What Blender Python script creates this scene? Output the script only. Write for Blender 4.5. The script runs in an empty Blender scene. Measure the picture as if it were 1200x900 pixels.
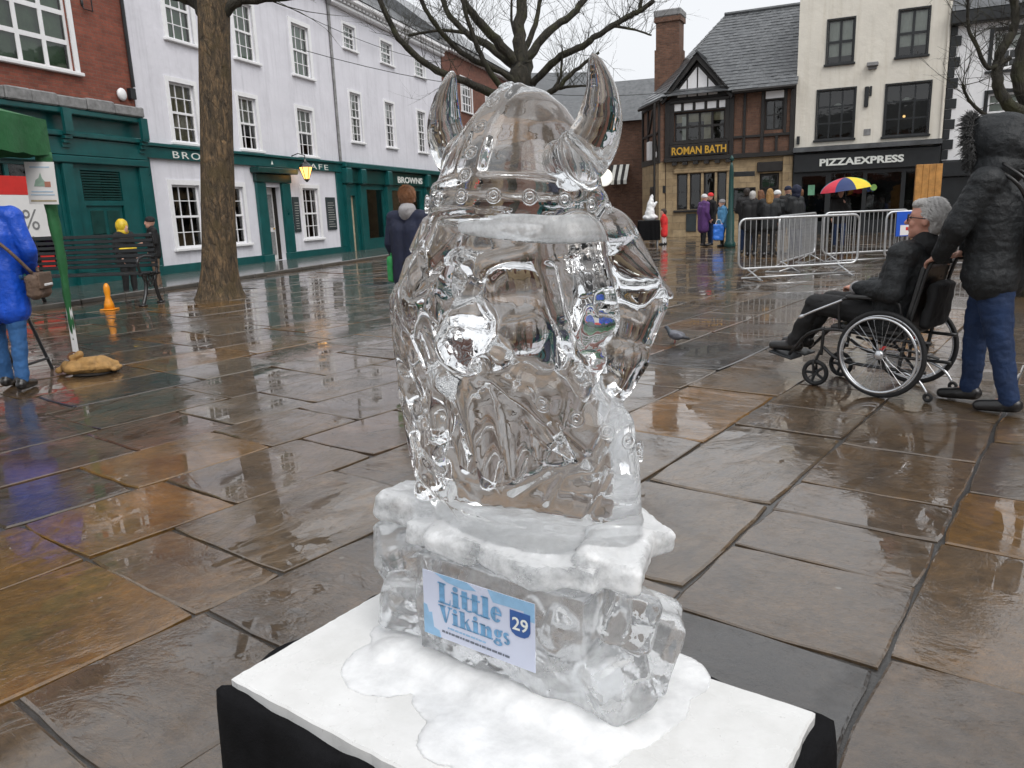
import bpy, bmesh, math, random
import numpy as np
from mathutils import Vector, Matrix, Euler, noise

R = math.radians
random.seed(7)
S = bpy.context.scene
COL = S.collection

# ------------------------------------------------------------------ camera
cam_d = bpy.data.cameras.new('camera')
cam_d.sensor_fit = 'HORIZONTAL'
cam_d.sensor_width = 36.0
cam_d.lens = 27.0
cam_d.clip_start = 0.05
cam_d.clip_end = 2000.0
cam = bpy.data.objects.new('camera', cam_d)
COL.objects.link(cam)
PITCH, ROLL, CAM_H = R(12.65), R(2.2), 1.36
fwd = Vector((0, math.cos(PITCH), -math.sin(PITCH)))
up0 = Vector((0, math.sin(PITCH), math.cos(PITCH)))
cright = Vector((1, 0, 0)) * math.cos(ROLL) - up0 * math.sin(ROLL)
cup = Vector((1, 0, 0)) * math.sin(ROLL) + up0 * math.cos(ROLL)
m = Matrix((cright, cup, -fwd)).transposed().to_4x4()
m.translation = Vector((0, 0, CAM_H))
cam.matrix_world = m
S.camera = cam

# ------------------------------------------------------------------ overcast sky and soft sun
SUN_EL, SUN_AZ = R(52), R(150)          # azimuth from +Y towards +X: behind the camera, to the right
W = bpy.data.worlds.new('World'); S.world = W; W.use_nodes = True
nt = W.node_tree; nt.nodes.clear()
wo = nt.nodes.new('ShaderNodeOutputWorld'); bg = nt.nodes.new('ShaderNodeBackground')
sky = nt.nodes.new('ShaderNodeTexSky'); sky.sky_type = 'NISHITA'; sky.sun_disc = False
sky.sun_elevation = SUN_EL; sky.sun_rotation = SUN_AZ
sky.air_density = 1.0; sky.dust_density = 5.0; sky.ozone_density = 1.0
hsv = nt.nodes.new('ShaderNodeHueSaturation'); hsv.inputs['Saturation'].default_value = 0.12
mixw = nt.nodes.new('ShaderNodeMix'); mixw.data_type = 'RGBA'; mixw.inputs['Factor'].default_value = 0.7
mixw.inputs['B'].default_value = (7.3, 7.5, 7.8, 1)     # the even cloud layer
nt.links.new(sky.outputs[0], hsv.inputs['Color'])
nt.links.new(hsv.outputs[0], mixw.inputs['A'])
nt.links.new(mixw.outputs['Result'], bg.inputs['Color'])
bg.inputs['Strength'].default_value = 0.11
nt.links.new(bg.outputs[0], wo.inputs[0])
sun_d = bpy.data.lights.new('sun', 'SUN'); sun_d.energy = 1.2; sun_d.angle = R(40); sun_d.color = (1.0, 0.97, 0.93)
sun = bpy.data.objects.new('sun', sun_d); COL.objects.link(sun)
sd = Vector((math.sin(SUN_AZ) * math.cos(SUN_EL), math.cos(SUN_AZ) * math.cos(SUN_EL), math.sin(SUN_EL)))
sun.rotation_euler = sd.to_track_quat('Z', 'Y').to_euler()

S.view_settings.view_transform = 'Standard'
S.view_settings.look = 'None'
S.view_settings.gamma = 1.0
S.view_settings.use_curve_mapping = False
S.view_settings.exposure = 0.45
cy = S.cycles
S.render.engine = 'CYCLES'
cy.max_bounces = 14; cy.transmission_bounces = 14; cy.glossy_bounces = 5; cy.diffuse_bounces = 2
cy.transparent_max_bounces = 24
cy.caustics_refractive = True; cy.caustics_reflective = True
cy.sample_clamp_indirect = 8.0
cy.use_adaptive_sampling = True; cy.adaptive_threshold = .02; cy.adaptive_min_samples = 16
cy.use_denoising = True
try: cy.denoiser = 'OPENIMAGEDENOISE'
except Exception: pass

# ------------------------------------------------------------------ object helpers
def tag(o, label=None, cat=None, group=None, kind=None):
    if label: o['label'] = label
    if cat: o['category'] = cat
    if group: o['group'] = group
    if kind: o['kind'] = kind
    return o

def empty(name, loc=(0, 0, 0), rz=0.0):
    o = bpy.data.objects.new(name, None); COL.objects.link(o)
    o.location = loc; o.rotation_euler = (0, 0, rz); o.empty_display_size = 0.1
    return o

def link(name, me, parent=None, loc=(0, 0, 0), rot=(0, 0, 0), scale=(1, 1, 1)):
    o = bpy.data.objects.new(name, me); COL.objects.link(o)
    o.parent = parent; o.location = loc; o.rotation_euler = rot; o.scale = scale
    return o

class MB:
    """collects shapes for one mesh; self.T is applied to whatever is added"""
    def __init__(self, T=None):
        self.v, self.f, self.mi = [], [], []
        self.T = T or Matrix.Identity(4); self.m = 0
    def add(self, vs, fs):
        n = len(self.v)
        self.v += [tuple(self.T @ Vector(p)) for p in vs]
        for q in fs:
            self.f.append(tuple(n + i for i in q)); self.mi.append(self.m)
        return self
    def box(self, x0, x1, y0, y1, z0, z1):
        vs = [(x, y, z) for z in (z0, z1) for y in (y0, y1) for x in (x0, x1)]
        return self.add(vs, [(0, 2, 3, 1), (4, 5, 7, 6), (0, 1, 5, 4), (2, 6, 7, 3), (0, 4, 6, 2), (1, 3, 7, 5)])
    def cbox(self, c, s):
        return self.box(c[0]-s[0]/2, c[0]+s[0]/2, c[1]-s[1]/2, c[1]+s[1]/2, c[2]-s[2]/2, c[2]+s[2]/2)
    def bbox(self, x0, x1, y0, y1, z0, z1, b=0.01):
        """box with chamfered top and side edges"""
        vs = []
        for z, i in ((z0, b), (z0+b, 0), (z1-b, 0), (z1, b)):
            X0, X1, Y0, Y1 = x0+i, x1-i, y0+i, y1-i
            bb = b if i == 0 else 0
            c = b*0.7
            vs += [(X0+c, Y0, z), (X1-c, Y0, z), (X1, Y0+c, z), (X1, Y1-c, z), (X1-c, Y1, z), (X0+c, Y1, z), (X0, Y1-c, z), (X0, Y0+c, z)]
        fs = [tuple(range(7, -1, -1)), tuple(range(24, 32))]
        for k in range(3):
            for i in range(8):
                j = (i+1) % 8
                fs.append((k*8+i, k*8+j, k*8+8+j, k*8+8+i))
        return self.add(vs, fs)
    def tube(self, pts, r, n=8, cap=True, flat=None):
        """swept tube through pts; r number or list; flat = (a, b) scales of the section"""
        pts = [Vector(p) for p in pts]
        rs = r if isinstance(r, (list, tuple)) else [r]*len(pts)
        base = len(self.v); vs = []; fs = []
        prev = None
        for i, p in enumerate(pts):
            a = pts[max(0, i-1)]; b = pts[min(len(pts)-1, i+1)]
            t = (b-a).normalized() if (b-a).length > 1e-9 else Vector((0, 0, 1))
            if prev is None:
                q = Vector((0, 0, 1)) if abs(t.z) < .9 else Vector((1, 0, 0))
                x = t.cross(q).normalized()
            else:
                x = (prev - t*prev.dot(t))
                x = x.normalized() if x.length > 1e-6 else t.orthogonal().normalized()
            prev = x; y = t.cross(x)
            sa, sb = flat or (1, 1)
            for k in range(n):
                w = 2*math.pi*k/n
                vs.append(p + x*(math.cos(w)*rs[i]*sa) + y*(math.sin(w)*rs[i]*sb))
        for i in range(len(pts)-1):
            for k in range(n):
                j = (k+1) % n
                fs.append((i*n+k, i*n+j, i*n+n+j, i*n+n+k))
        if cap:
            fs.append(tuple(range(n-1, -1, -1))); fs.append(tuple((len(pts)-1)*n+k for k in range(n)))
        return self.add(vs, fs)
    def lathe(self, prof, n=16, c=(0, 0, 0), sx=1.0, sy=1.0):
        """prof list of (radius, z)"""
        vs = []; fs = []
        for r, z in prof:
            for k in range(n):
                w = 2*math.pi*k/n
                vs.append((c[0]+r*math.cos(w)*sx, c[1]+r*math.sin(w)*sy, c[2]+z))
        for i in range(len(prof)-1):
            for k in range(n):
                j = (k+1) % n
                fs.append((i*n+k, i*n+j, i*n+n+j, i*n+n+k))
        fs.append(tuple(range(n-1, -1, -1))); fs.append(tuple((len(prof)-1)*n+k for k in range(n)))
        return self.add(vs, fs)
    def cone(self, p0, p1, r0, r1, n=12, rings=4):
        """tapered capsule with round ends"""
        p0, p1 = Vector(p0), Vector(p1)
        t = (p1-p0); L = t.length
        t = t/L if L > 1e-9 else Vector((0, 0, 1))
        pts, rs = [], []
        for k in range(rings):
            a = math.pi/2*(k/rings); pts.append(p0 - t*r0*math.cos(a)); rs.append(max(r0*math.sin(a), r0*.05))
        pts.append(p0); rs.append(r0); pts.append(p1); rs.append(r1)
        for k in range(rings-1, -1, -1):
            a = math.pi/2*(k/rings); pts.append(p1 + t*r1*math.cos(a)); rs.append(max(r1*math.sin(a), r1*.05))
        return self.tube(pts, rs, n)
    def ell(self, c, r, rot=None, n=14, m=9):
        vs = []; fs = []
        Mx = Euler(rot).to_matrix() if rot else Matrix.Identity(3)
        for i in range(m+1):
            a = math.pi*i/m
            rr = max(math.sin(a), .03)
            for k in range(n):
                w = 2*math.pi*k/n
                p = Mx @ Vector((r[0]*rr*math.cos(w), r[1]*rr*math.sin(w), -r[2]*math.cos(a)))
                vs.append((c[0]+p.x, c[1]+p.y, c[2]+p.z))
        for i in range(m):
            for k in range(n):
                j = (k+1) % n
                fs.append((i*n+k, i*n+j, i*n+n+j, i*n+n+k))
        fs.append(tuple(range(n-1, -1, -1))); fs.append(tuple(m*n+k for k in range(n)))
        return self.add(vs, fs)
    def loft(self, secs, n=16):
        """secs: list of (cx, cy, z, rx, ry) ellipse rings"""
        vs = []; fs = []
        for cx, cy_, z, rx, ry in secs:
            for k in range(n):
                w = 2*math.pi*k/n
                vs.append((cx+rx*math.cos(w), cy_+ry*math.sin(w), z))
        for i in range(len(secs)-1):
            for k in range(n):
                j = (k+1) % n
                fs.append((i*n+k, i*n+j, i*n+n+j, i*n+n+k))
        fs.append(tuple(range(n-1, -1, -1))); fs.append(tuple((len(secs)-1)*n+k for k in range(n)))
        return self.add(vs, fs)
    def torus(self, c, R_, r, axis=(0, 0, 1), n=28, k=8, arc=2*math.pi, start=0.0):
        q = Vector(axis).to_track_quat('Z', 'Y').to_matrix()
        full = arc > 6.28
        N = n if full else n+1
        vs = []; fs = []
        for i in range(N):
            a = start + arc*i/n
            for j in range(k):
                b = 2*math.pi*j/k
                p = q @ Vector(((R_+r*math.cos(b))*math.cos(a), (R_+r*math.cos(b))*math.sin(a), r*math.sin(b)))
                vs.append((c[0]+p.x, c[1]+p.y, c[2]+p.z))
        for i in range(n):
            i2 = (i+1) % N
            for j in range(k):
                j2 = (j+1) % k
                fs.append((i*k+j, i2*k+j, i2*k+j2, i*k+j2))
        return self.add(vs, fs)
    def prism(self, poly, y0, y1, plane='xz'):
        """poly in xz extruded along y (or in xy extruded along z)"""
        n = len(poly)
        if plane == 'xz':
            vs = [(a, y0, b) for a, b in poly] + [(a, y1, b) for a, b in poly]
        else:
            vs = [(a, b, y0) for a, b in poly] + [(a, b, y1) for a, b in poly]
        fs = [tuple(range(n)), tuple(range(2*n-1, n-1, -1))]
        fs += [(i, n+i, n+(i+1) % n, (i+1) % n) for i in range(n)]
        return self.add(vs, fs)
    def mesh(self, name, mats, smooth=False, fix=True):
        me = bpy.data.meshes.new(name)
        me.from_pydata(self.v, [], self.f)
        mats = mats if isinstance(mats, (list, tuple)) else [mats]
        for q in mats: me.materials.append(q)
        if len(mats) > 1: me.polygons.foreach_set('material_index', self.mi)
        if fix:
            bm = bmesh.new(); bm.from_mesh(me)
            bmesh.ops.recalc_face_normals(bm, faces=bm.faces); bm.to_mesh(me); bm.free()
        if smooth: me.polygons.foreach_set('use_smooth', [True]*len(me.polygons))
        me.update()
        return me
    def build(self, name, mats, parent=None, smooth=False, loc=(0, 0, 0), rot=(0, 0, 0)):
        return link(name, self.mesh(name, mats, smooth), parent, loc, rot)

def smooth_path(P, n=5):
    P = [Vector(p) for p in P]; out = []
    for k in range(len(P)-1):
        a, b = P[k], P[k+1]; p0 = P[max(0, k-1)]; p3 = P[min(len(P)-1, k+2)]
        for i in range(n):
            f = i/n
            out.append(.5*((2*a)+(b-p0)*f+(2*p0-5*a+4*b-p3)*f*f+(3*a-p0-3*b+p3)*f**3))
    out.append(P[-1]); return out
TMP = bpy.data.scenes.new('workshop')
def workshop_graph():
    with bpy.context.temp_override(scene=TMP, view_layer=TMP.view_layers[0]):
        dg = bpy.context.evaluated_depsgraph_get()
    dg.update()
    return dg
def fuse_mesh(mb, name, mat, voxel=.02, smooth=4, factor=.5, post=None):
    """melts all shapes of mb into one continuous skin"""
    o = bpy.data.objects.new('workpiece', mb.mesh('workpiece', mat))
    TMP.collection.objects.link(o)
    r = o.modifiers.new('r', 'REMESH'); r.mode = 'VOXEL'; r.voxel_size = voxel; r.use_smooth_shade = True
    if smooth:
        s = o.modifiers.new('s', 'SMOOTH'); s.factor = factor; s.iterations = smooth
    dg = workshop_graph()
    me = bpy.data.meshes.new_from_object(o.evaluated_get(dg), depsgraph=dg)
    src = o.data
    bpy.data.objects.remove(o); bpy.data.meshes.remove(src)
    me.name = name
    me.materials.clear(); me.materials.append(mat)
    if post: post(me)
    me.polygons.foreach_set('use_smooth', [True]*len(me.polygons)); me.update()
    return me
def fuse(mb, name, mat, parent=None, voxel=.02, smooth=4, post=None, loc=(0, 0, 0), rot=(0, 0, 0)):
    return link(name, fuse_mesh(mb, name, mat, voxel, smooth, post=post), parent, loc, rot)

def copy_tree(o, parent=None):
    c = o.copy(); COL.objects.link(c); c.parent = parent
    for ch in o.children: copy_tree(ch, c)
    return c

def text_mesh(name, s, size, mat, bold=0.0, ext=0.004, sx=1.0, align='LEFT', spacing=1.0):
    cu = bpy.data.curves.new('lettering', 'FONT')
    cu.body = s; cu.size = size; cu.extrude = ext; cu.offset = bold; cu.align_x = align; cu.space_character = spacing
    cu.resolution_u = 3
    o = bpy.data.objects.new('lettering', cu); TMP.collection.objects.link(o)
    dg = workshop_graph()
    me = bpy.data.meshes.new_from_object(o.evaluated_get(dg), depsgraph=dg)
    bpy.data.objects.remove(o); bpy.data.curves.remove(cu)
    me.name = name; me.materials.clear(); me.materials.append(mat)
    if sx != 1.0: me.transform(Matrix.Diagonal((sx, 1, 1, 1)))
    return me

# ------------------------------------------------------------------ material helpers
def new_mat(name):
    ma = bpy.data.materials.new(name); ma.use_nodes = True
    t = ma.node_tree; b = t.nodes['Principled BSDF']
    return ma, t, b
def N(t, kind, **kw):
    n = t.nodes.new('ShaderNode'+kind)
    for k, v in kw.items():
        if k in n.inputs: n.inputs[k].default_value = v
        else: setattr(n, k, v)
    return n
def ramp(t, fac, stops):
    r = t.nodes.new('ShaderNodeValToRGB'); e = r.color_ramp.elements
    while len(e) > 1: e.remove(e[-1])
    e[0].position = stops[0][0]; e[0].color = (*stops[0][1], 1)
    for p, c in stops[1:]:
        q = e.new(p); q.color = (*c, 1)
    t.links.new(fac, r.inputs[0]); return r
def mix(t, fac, a, b, mode='MIX'):
    n = t.nodes.new('ShaderNodeMix'); n.data_type = 'RGBA'; n.blend_type = mode
    for sock, val in ((n.inputs['Factor'], fac), (n.inputs['A'], a), (n.inputs['B'], b)):
        if hasattr(val, 'is_linked') or hasattr(val, 'links'): t.links.new(val, sock)
        elif isinstance(val, (int, float)): sock.default_value = val
        else: sock.default_value = (*val, 1)
    return n.outputs['Result']
def math_n(t, op, a, b=None):
    n = t.nodes.new('ShaderNodeMath'); n.operation = op
    for i, val in enumerate((a, b)):
        if val is None: continue
        if hasattr(val, 'links'): t.links.new(val, n.inputs[i])
        else: n.inputs[i].default_value = val
    return n.outputs[0]
def simple(name, col, rough=.6, var=.25, scale=6.0, bump=.0, bscale=40.0, metal=0.0, coat=0.0, spec=.5, sheen=0.0, bdist=.01):
    """painted, cloth, stone ... : one colour with uneven tone and fine relief"""
    ma, t, b = new_mat(name)
    co = N(t, 'TexCoord')
    nz = N(t, 'TexNoise', Scale=scale, Detail=6.0, Roughness=.65)
    t.links.new(co.outputs['Object'], nz.inputs['Vector'])
    lo = tuple(c*(1-var) for c in col); hi = tuple(min(1, c*(1+var)) for c in col)
    r = ramp(t, nz.outputs['Fac'], [(.3, lo), (.7, hi)])
    t.links.new(r.outputs[0], b.inputs['Base Color'])
    b.inputs['Roughness'].default_value = rough; b.inputs['Metallic'].default_value = metal
    b.inputs['Coat Weight'].default_value = coat; b.inputs['Coat Roughness'].default_value = .1
    b.inputs['Specular IOR Level'].default_value = spec
    if sheen: b.inputs['Sheen Weight'].default_value = sheen
    rr = N(t, 'MapRange'); rr.inputs['To Min'].default_value = max(0, rough-.12); rr.inputs['To Max'].default_value = min(1, rough+.12)
    t.links.new(nz.outputs['Fac'], rr.inputs['Value']); t.links.new(rr.outputs[0], b.inputs['Roughness'])
    if bump:
        n2 = N(t, 'TexNoise', Scale=bscale, Detail=5.0, Roughness=.6)
        t.links.new(co.outputs['Object'], n2.inputs['Vector'])
        bp = N(t, 'Bump', Strength=bump, Distance=bdist)
        t.links.new(n2.outputs['Fac'], bp.inputs['Height']); t.links.new(bp.outputs[0], b.inputs['Normal'])
    return ma
# ------------------------------------------------------------------ materials
def stone_mat(name, far=False):
    """wet riven sandstone: tone per stone, a film of water lying in the lows"""
    ma, t, b = new_mat(name)
    co = N(t, 'TexCoord'); at_ = N(t, 'Attribute', attribute_name='tone'); ang = N(t, 'Attribute', attribute_name='grain'); amp = N(t, 'Attribute', attribute_name='riven')
    def tex(scale, detail=6.0, rough=.65, dist=0.0, vec=None):
        n = N(t, 'TexNoise', Scale=scale, Detail=detail, Roughness=rough, Distortion=dist); t.links.new(vec or co.outputs['Object'], n.inputs['Vector']); return n.outputs['Fac']
    base = ramp(t, at_.outputs['Fac'], [(0, (.014, .014, .013)), (.14, (.056, .035, .017)), (.30, (.098, .066, .034)), (.45, (.074, .049, .027)),
                                        (.58, (.130, .078, .030)), (.70, (.150, .074, .009)), (.80, (.088, .041, .017)), (.92, (.098, .080, .057)), (1, (.026, .024, .022))])
    n1 = tex(2.3, 9.0, .72, .4)
    st = ramp(t, n1, [(.30, (.38, .36, .34)), (.46, (.85, .82, .78)), (.56, (1.05, 1.0, .94)), (.70, (1.65, 1.42, 1.05))])
    c1 = mix(t, 1.0, base.outputs[0], st.outputs[0], 'MULTIPLY')
    s2 = ramp(t, tex(21.0, 8.0, .75), [(.30, (.50, .50, .50)), (.52, (1.0, 1.0, 1.0)), (.72, (1.45, 1.42, 1.36))])
    c2 = mix(t, .9, c1, s2.outputs[0], 'MULTIPLY')
    # grit and pale chewing-gum spots
    vo = N(t, 'TexVoronoi', Scale=7.0); t.links.new(co.outputs['Object'], vo.inputs['Vector'])
    sp = ramp(t, vo.outputs['Distance'], [(.0, (1, 1, 1)), (.055, (1, 1, 1)), (.085, (0, 0, 0))])
    wn = N(t, 'SeparateColor'); t.links.new(vo.outputs['Color'], wn.inputs[0])
    gum = math_n(t, 'MULTIPLY', sp.outputs[0], math_n(t, 'GREATER_THAN', wn.outputs[0], .90))
    c2b = mix(t, math_n(t, 'MULTIPLY', gum, .75), c2, (.20, .185, .165))
    # riven ridges run along each stone's own grain
    rot = N(t, 'VectorRotate', rotation_type='Z_AXIS'); t.links.new(co.outputs['Object'], rot.inputs['Vector']); t.links.new(ang.outputs['Fac'], rot.inputs['Angle'])
    mp = N(t, 'Mapping'); mp.inputs['Scale'].default_value = (1.0, 3.6, 1.0); t.links.new(rot.outputs[0], mp.inputs['Vector'])
    rv = tex(2.2, 8.0, .60, 1.1, mp.outputs[0])
    steps = math_n(t, 'ADD', math_n(t, 'MULTIPLY', rv, .45), math_n(t, 'MULTIPLY', math_n(t, 'SNAP', rv, .075), .55))      # layered, broken ledges
    iso = tex(5.5, 7.0, .66)
    grit = tex(95.0, 3.0, .7)
    relief = math_n(t, 'MULTIPLY', steps, amp.outputs['Fac'])
    h = math_n(t, 'ADD', math_n(t, 'ADD', relief, math_n(t, 'MULTIPLY', iso, .24)), math_n(t, 'MULTIPLY', grit, .045))
    b1 = N(t, 'Bump', Strength=1.0, Distance=.045 if not far else .025); t.links.new(h, b1.inputs['Height'])
    t.links.new(b1.outputs[0], b.inputs['Normal'])
    gl = ramp(t, rv, [(.36, (.60, .56, .52)), (.56, (1.1, 1.07, 1.02))])
    c3 = mix(t, math_n(t, 'MULTIPLY', amp.outputs['Fac'], .7), c2b, gl.outputs[0], 'MULTIPLY')
    t.links.new(c3, b.inputs['Base Color'])
    b.inputs['Roughness'].default_value = .42; b.inputs['Specular IOR Level'].default_value = .4
    # water: a level film in the lows, thinner and broken on the high spots
    pud = tex(.85, 5.0, .6, .5)
    hw = math_n(t, 'MAXIMUM', math_n(t, 'ADD', relief, math_n(t, 'MULTIPLY', iso, .05)), math_n(t, 'ADD', math_n(t, 'MULTIPLY', amp.outputs['Fac'], .50), .02))
    dry = ramp(t, tex(1.3, 6.0, .7, .6), [(.50, (0, 0, 0)), (.62, (1, 1, 1))])
    hw2 = math_n(t, 'ADD', math_n(t, 'ADD', math_n(t, 'MULTIPLY', hw, .34), math_n(t, 'MULTIPLY', tex(7.0, 2.0, .4), .0075)), math_n(t, 'MULTIPLY', dry.outputs[0], math_n(t, 'ADD', math_n(t, 'MULTIPLY', grit, .03), math_n(t, 'MULTIPLY', iso, .05))))
    b2 = N(t, 'Bump', Strength=1.0, Distance=.03); t.links.new(hw2, b2.inputs['Height'])
    t.links.new(b2.outputs[0], b.inputs['Coat Normal'])
    b.inputs['Coat IOR'].default_value = 1.85
    wet = math_n(t, 'ADD', math_n(t, 'MULTIPLY', pud, .7), math_n(t, 'MULTIPLY', math_n(t, 'SUBTRACT', 1.0, iso), .3))
    cw = ramp(t, wet, [(.32, (.45,)*3), (.45, (1.0,)*3)]); t.links.new(cw.outputs[0], b.inputs['Coat Weight'])
    cr = ramp(t, wet, [(.32, (.12,)*3), (.42, (.03,)*3), (.50, (.006,)*3)]); t.links.new(cr.outputs[0], b.inputs['Coat Roughness'])
    return ma
M = {}
M['stone'] = stone_mat('wet_flagstone')
M['stone_far'] = stone_mat('wet_flagstone_distant', True)
M['joint'] = simple('wet_mortar', (.034, .031, .028), .45, .4, 9, .8, 60, coat=.55)
M['kerb'] = simple('wet_kerbstone', (.085, .078, .068), .4, .35, 5, .4, 40, coat=.8)

def brick_mat(name, c1, c2, mortar, sx=.225, sz=.075, wet=.0):
    ma, t, b = new_mat(name)
    co = N(t, 'TexCoord'); mp = N(t, 'Mapping'); mp.inputs['Rotation'].default_value = (R(90), 0, 0)
    # bricks laid in the wall's own x-z plane
    sep = N(t, 'SeparateXYZ'); cmb = N(t, 'CombineXYZ')
    t.links.new(co.outputs['Object'], sep.inputs[0]); 
    xy = math_n(t, 'ADD', sep.outputs['X'], sep.outputs['Y'])
    t.links.new(xy, cmb.inputs['X']); t.links.new(sep.outputs['Z'], cmb.inputs['Y'])
    br = N(t, 'TexBrick', Scale=1.0); br.inputs['Brick Width'].default_value = sx; br.inputs['Row Height'].default_value = sz
    br.inputs['Mortar Size'].default_value = .007; br.inputs['Mortar Smooth'].default_value = .3; br.inputs['Bias'].default_value = 0
    br.inputs['Color1'].default_value = (*c1, 1); br.inputs['Color2'].default_value = (*c2, 1); br.inputs['Mortar'].default_value = (*mortar, 1)
    t.links.new(cmb.outputs[0], br.inputs['Vector'])
    nz = N(t, 'TexNoise', Scale=3.0, Detail=8.0, Roughness=.7); t.links.new(co.outputs['Object'], nz.inputs['Vector'])
    st = ramp(t, nz.outputs['Fac'], [(.3, (.6, .58, .56)), (.65, (1.2, 1.15, 1.1))])
    t.links.new(mix(t, .85, br.outputs['Color'], st.outputs[0], 'MULTIPLY'), b.inputs['Base Color'])
    b.inputs['Roughness'].default_value = .75
    bp = N(t, 'Bump', Strength=.7, Distance=.012); bp.invert = True
    t.links.new(br.outputs['Fac'], bp.inputs['Height']); t.links.new(bp.outputs[0], b.inputs['Normal'])
    return ma
M['brick'] = brick_mat('red_brick', (.27, .078, .048), (.19, .055, .036), (.17, .105, .08))
M['brick_pub'] = brick_mat('orange_brown_brick', (.175, .088, .055), (.11, .055, .036), (.12, .095, .075))
M['brick_dark'] = brick_mat('weathered_brick', (.22, .075, .045), (.15, .048, .03), (.15, .11, .085))
M['ashlar'] = brick_mat('buff_sandstone_blocks', (.40, .31, .19), (.32, .24, .14), (.22, .17, .11), .62, .31)
def render_mat(name, col, grime):
    """old limewashed wall: patchy tone, rain streaks, hairline unevenness"""
    ma, t, b = new_mat(name); co = N(t, 'TexCoord')
    n1 = N(t, 'TexNoise', Scale=.9, Detail=8.0, Roughness=.68); t.links.new(co.outputs['Object'], n1.inputs['Vector'])
    mp = N(t, 'Mapping'); mp.inputs['Scale'].default_value = (2.6, 2.6, .16); t.links.new(co.outputs['Object'], mp.inputs['Vector'])
    n2 = N(t, 'TexNoise', Scale=1.6, Detail=6.0, Roughness=.7); t.links.new(mp.outputs[0], n2.inputs['Vector'])
    r1 = ramp(t, n1.outputs['Fac'], [(.3, tuple(c*.88 for c in col)), (.65, col)])
    r2 = ramp(t, n2.outputs['Fac'], [(.30, grime), (.50, (1, 1, 1))])
    t.links.new(mix(t, .8, r1.outputs[0], r2.outputs[0], 'MULTIPLY'), b.inputs['Base Color'])
    b.inputs['Roughness'].default_value = .75
    n3 = N(t, 'TexNoise', Scale=5.0, Detail=7.0, Roughness=.6); t.links.new(co.outputs['Object'], n3.inputs['Vector'])
    bp = N(t, 'Bump', Strength=.5, Distance=.03); t.links.new(n3.outputs['Fac'], bp.inputs['Height']); t.links.new(bp.outputs[0], b.inputs['Normal'])
    return ma
M['render_white'] = render_mat('white_limewash', (.755, .75, .805), (.80, .80, .80))
M['render_cream'] = render_mat('cream_render', (.76, .72, .635), (.84, .82, .78))
M['paint_white'] = simple('white_gloss_paint', (.82, .82, .83), .4, .05, 8)
M['stone_grey'] = simple('grey_stone_coping', (.22, .22, .22), .8, .35, 7, .5, 20)
M['teal'] = simple('dark_teal_paint', (.005, .082, .082), .32, .22, 2.5, .1, 12, coat=.3)
M['teal_dark'] = simple('deep_green_paint', (.004, .045, .040), .35, .25, 3)
M['near_black'] = simple('near_black_paint', (.014, .016, .018), .4, .25, 3)
M['timber'] = simple('black_timber', (.016, .014, .013), .6, .4, 5, .4, 18)
M['interior'] = simple('dim_interior', (.028, .024, .02), .9, .5, 2)
M['lead'] = simple('wet_grey_slate', (.075, .08, .085), .45, .4, 3, .3, 22, coat=.4)
M['slate2'] = simple('wet_slate_tile', (.10, .105, .11), .45, .45, 5, .3, 30, coat=.35)
M['blind'] = simple('pale_blind', (.62, .62, .58), .85, .15, 4)
M['blind_green'] = simple('green_tinged_blind', (.16, .27, .15), .85, .3, 2)
M['curtain'] = simple('beige_curtain', (.42, .36, .25), .85, .25, 6)
M['gold'] = simple('gold_lettering', (.62, .36, .05), .35, .15, 10, metal=.35)
M['letter'] = simple('pale_lettering', (.78, .80, .76), .5, .05, 10)
M['blackboard'] = simple('slate_menu_board', (.025, .035, .038), .6, .3, 9)
M['chalk'] = simple('chalk_marks', (.42, .42, .40), .9, .1, 10)
M['red'] = simple('red_poster_print', (.62, .028, .022), .5, .1, 3)
M['poster'] = simple('white_poster_print', (.78, .77, .76), .5, .05, 3)
M['iron'] = simple('black_cast_iron', (.012, .012, .013), .4, .3, 8, .2, 30, coat=.3)
M['galv'] = simple('galvanised_steel', (.55, .56, .57), .38, .2, 12, .1, 60, metal=.7)
M['green_cloth'] = simple('green_canopy_cloth', (.018, .12, .038), .6, .25, 4, .4, 9, bdist=.03)
M['sand'] = simple('tan_sandbag_cloth', (.36, .205, .07), .7, .35, 14, .6, 60)
M['orange'] = simple('orange_yellow_plastic', (.75, .27, .01), .35, .2, 10)
M['wood'] = simple('varnished_plank', (.45, .22, .06), .5, .35, 7, .3, 30)
M['bark'] = None
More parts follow.
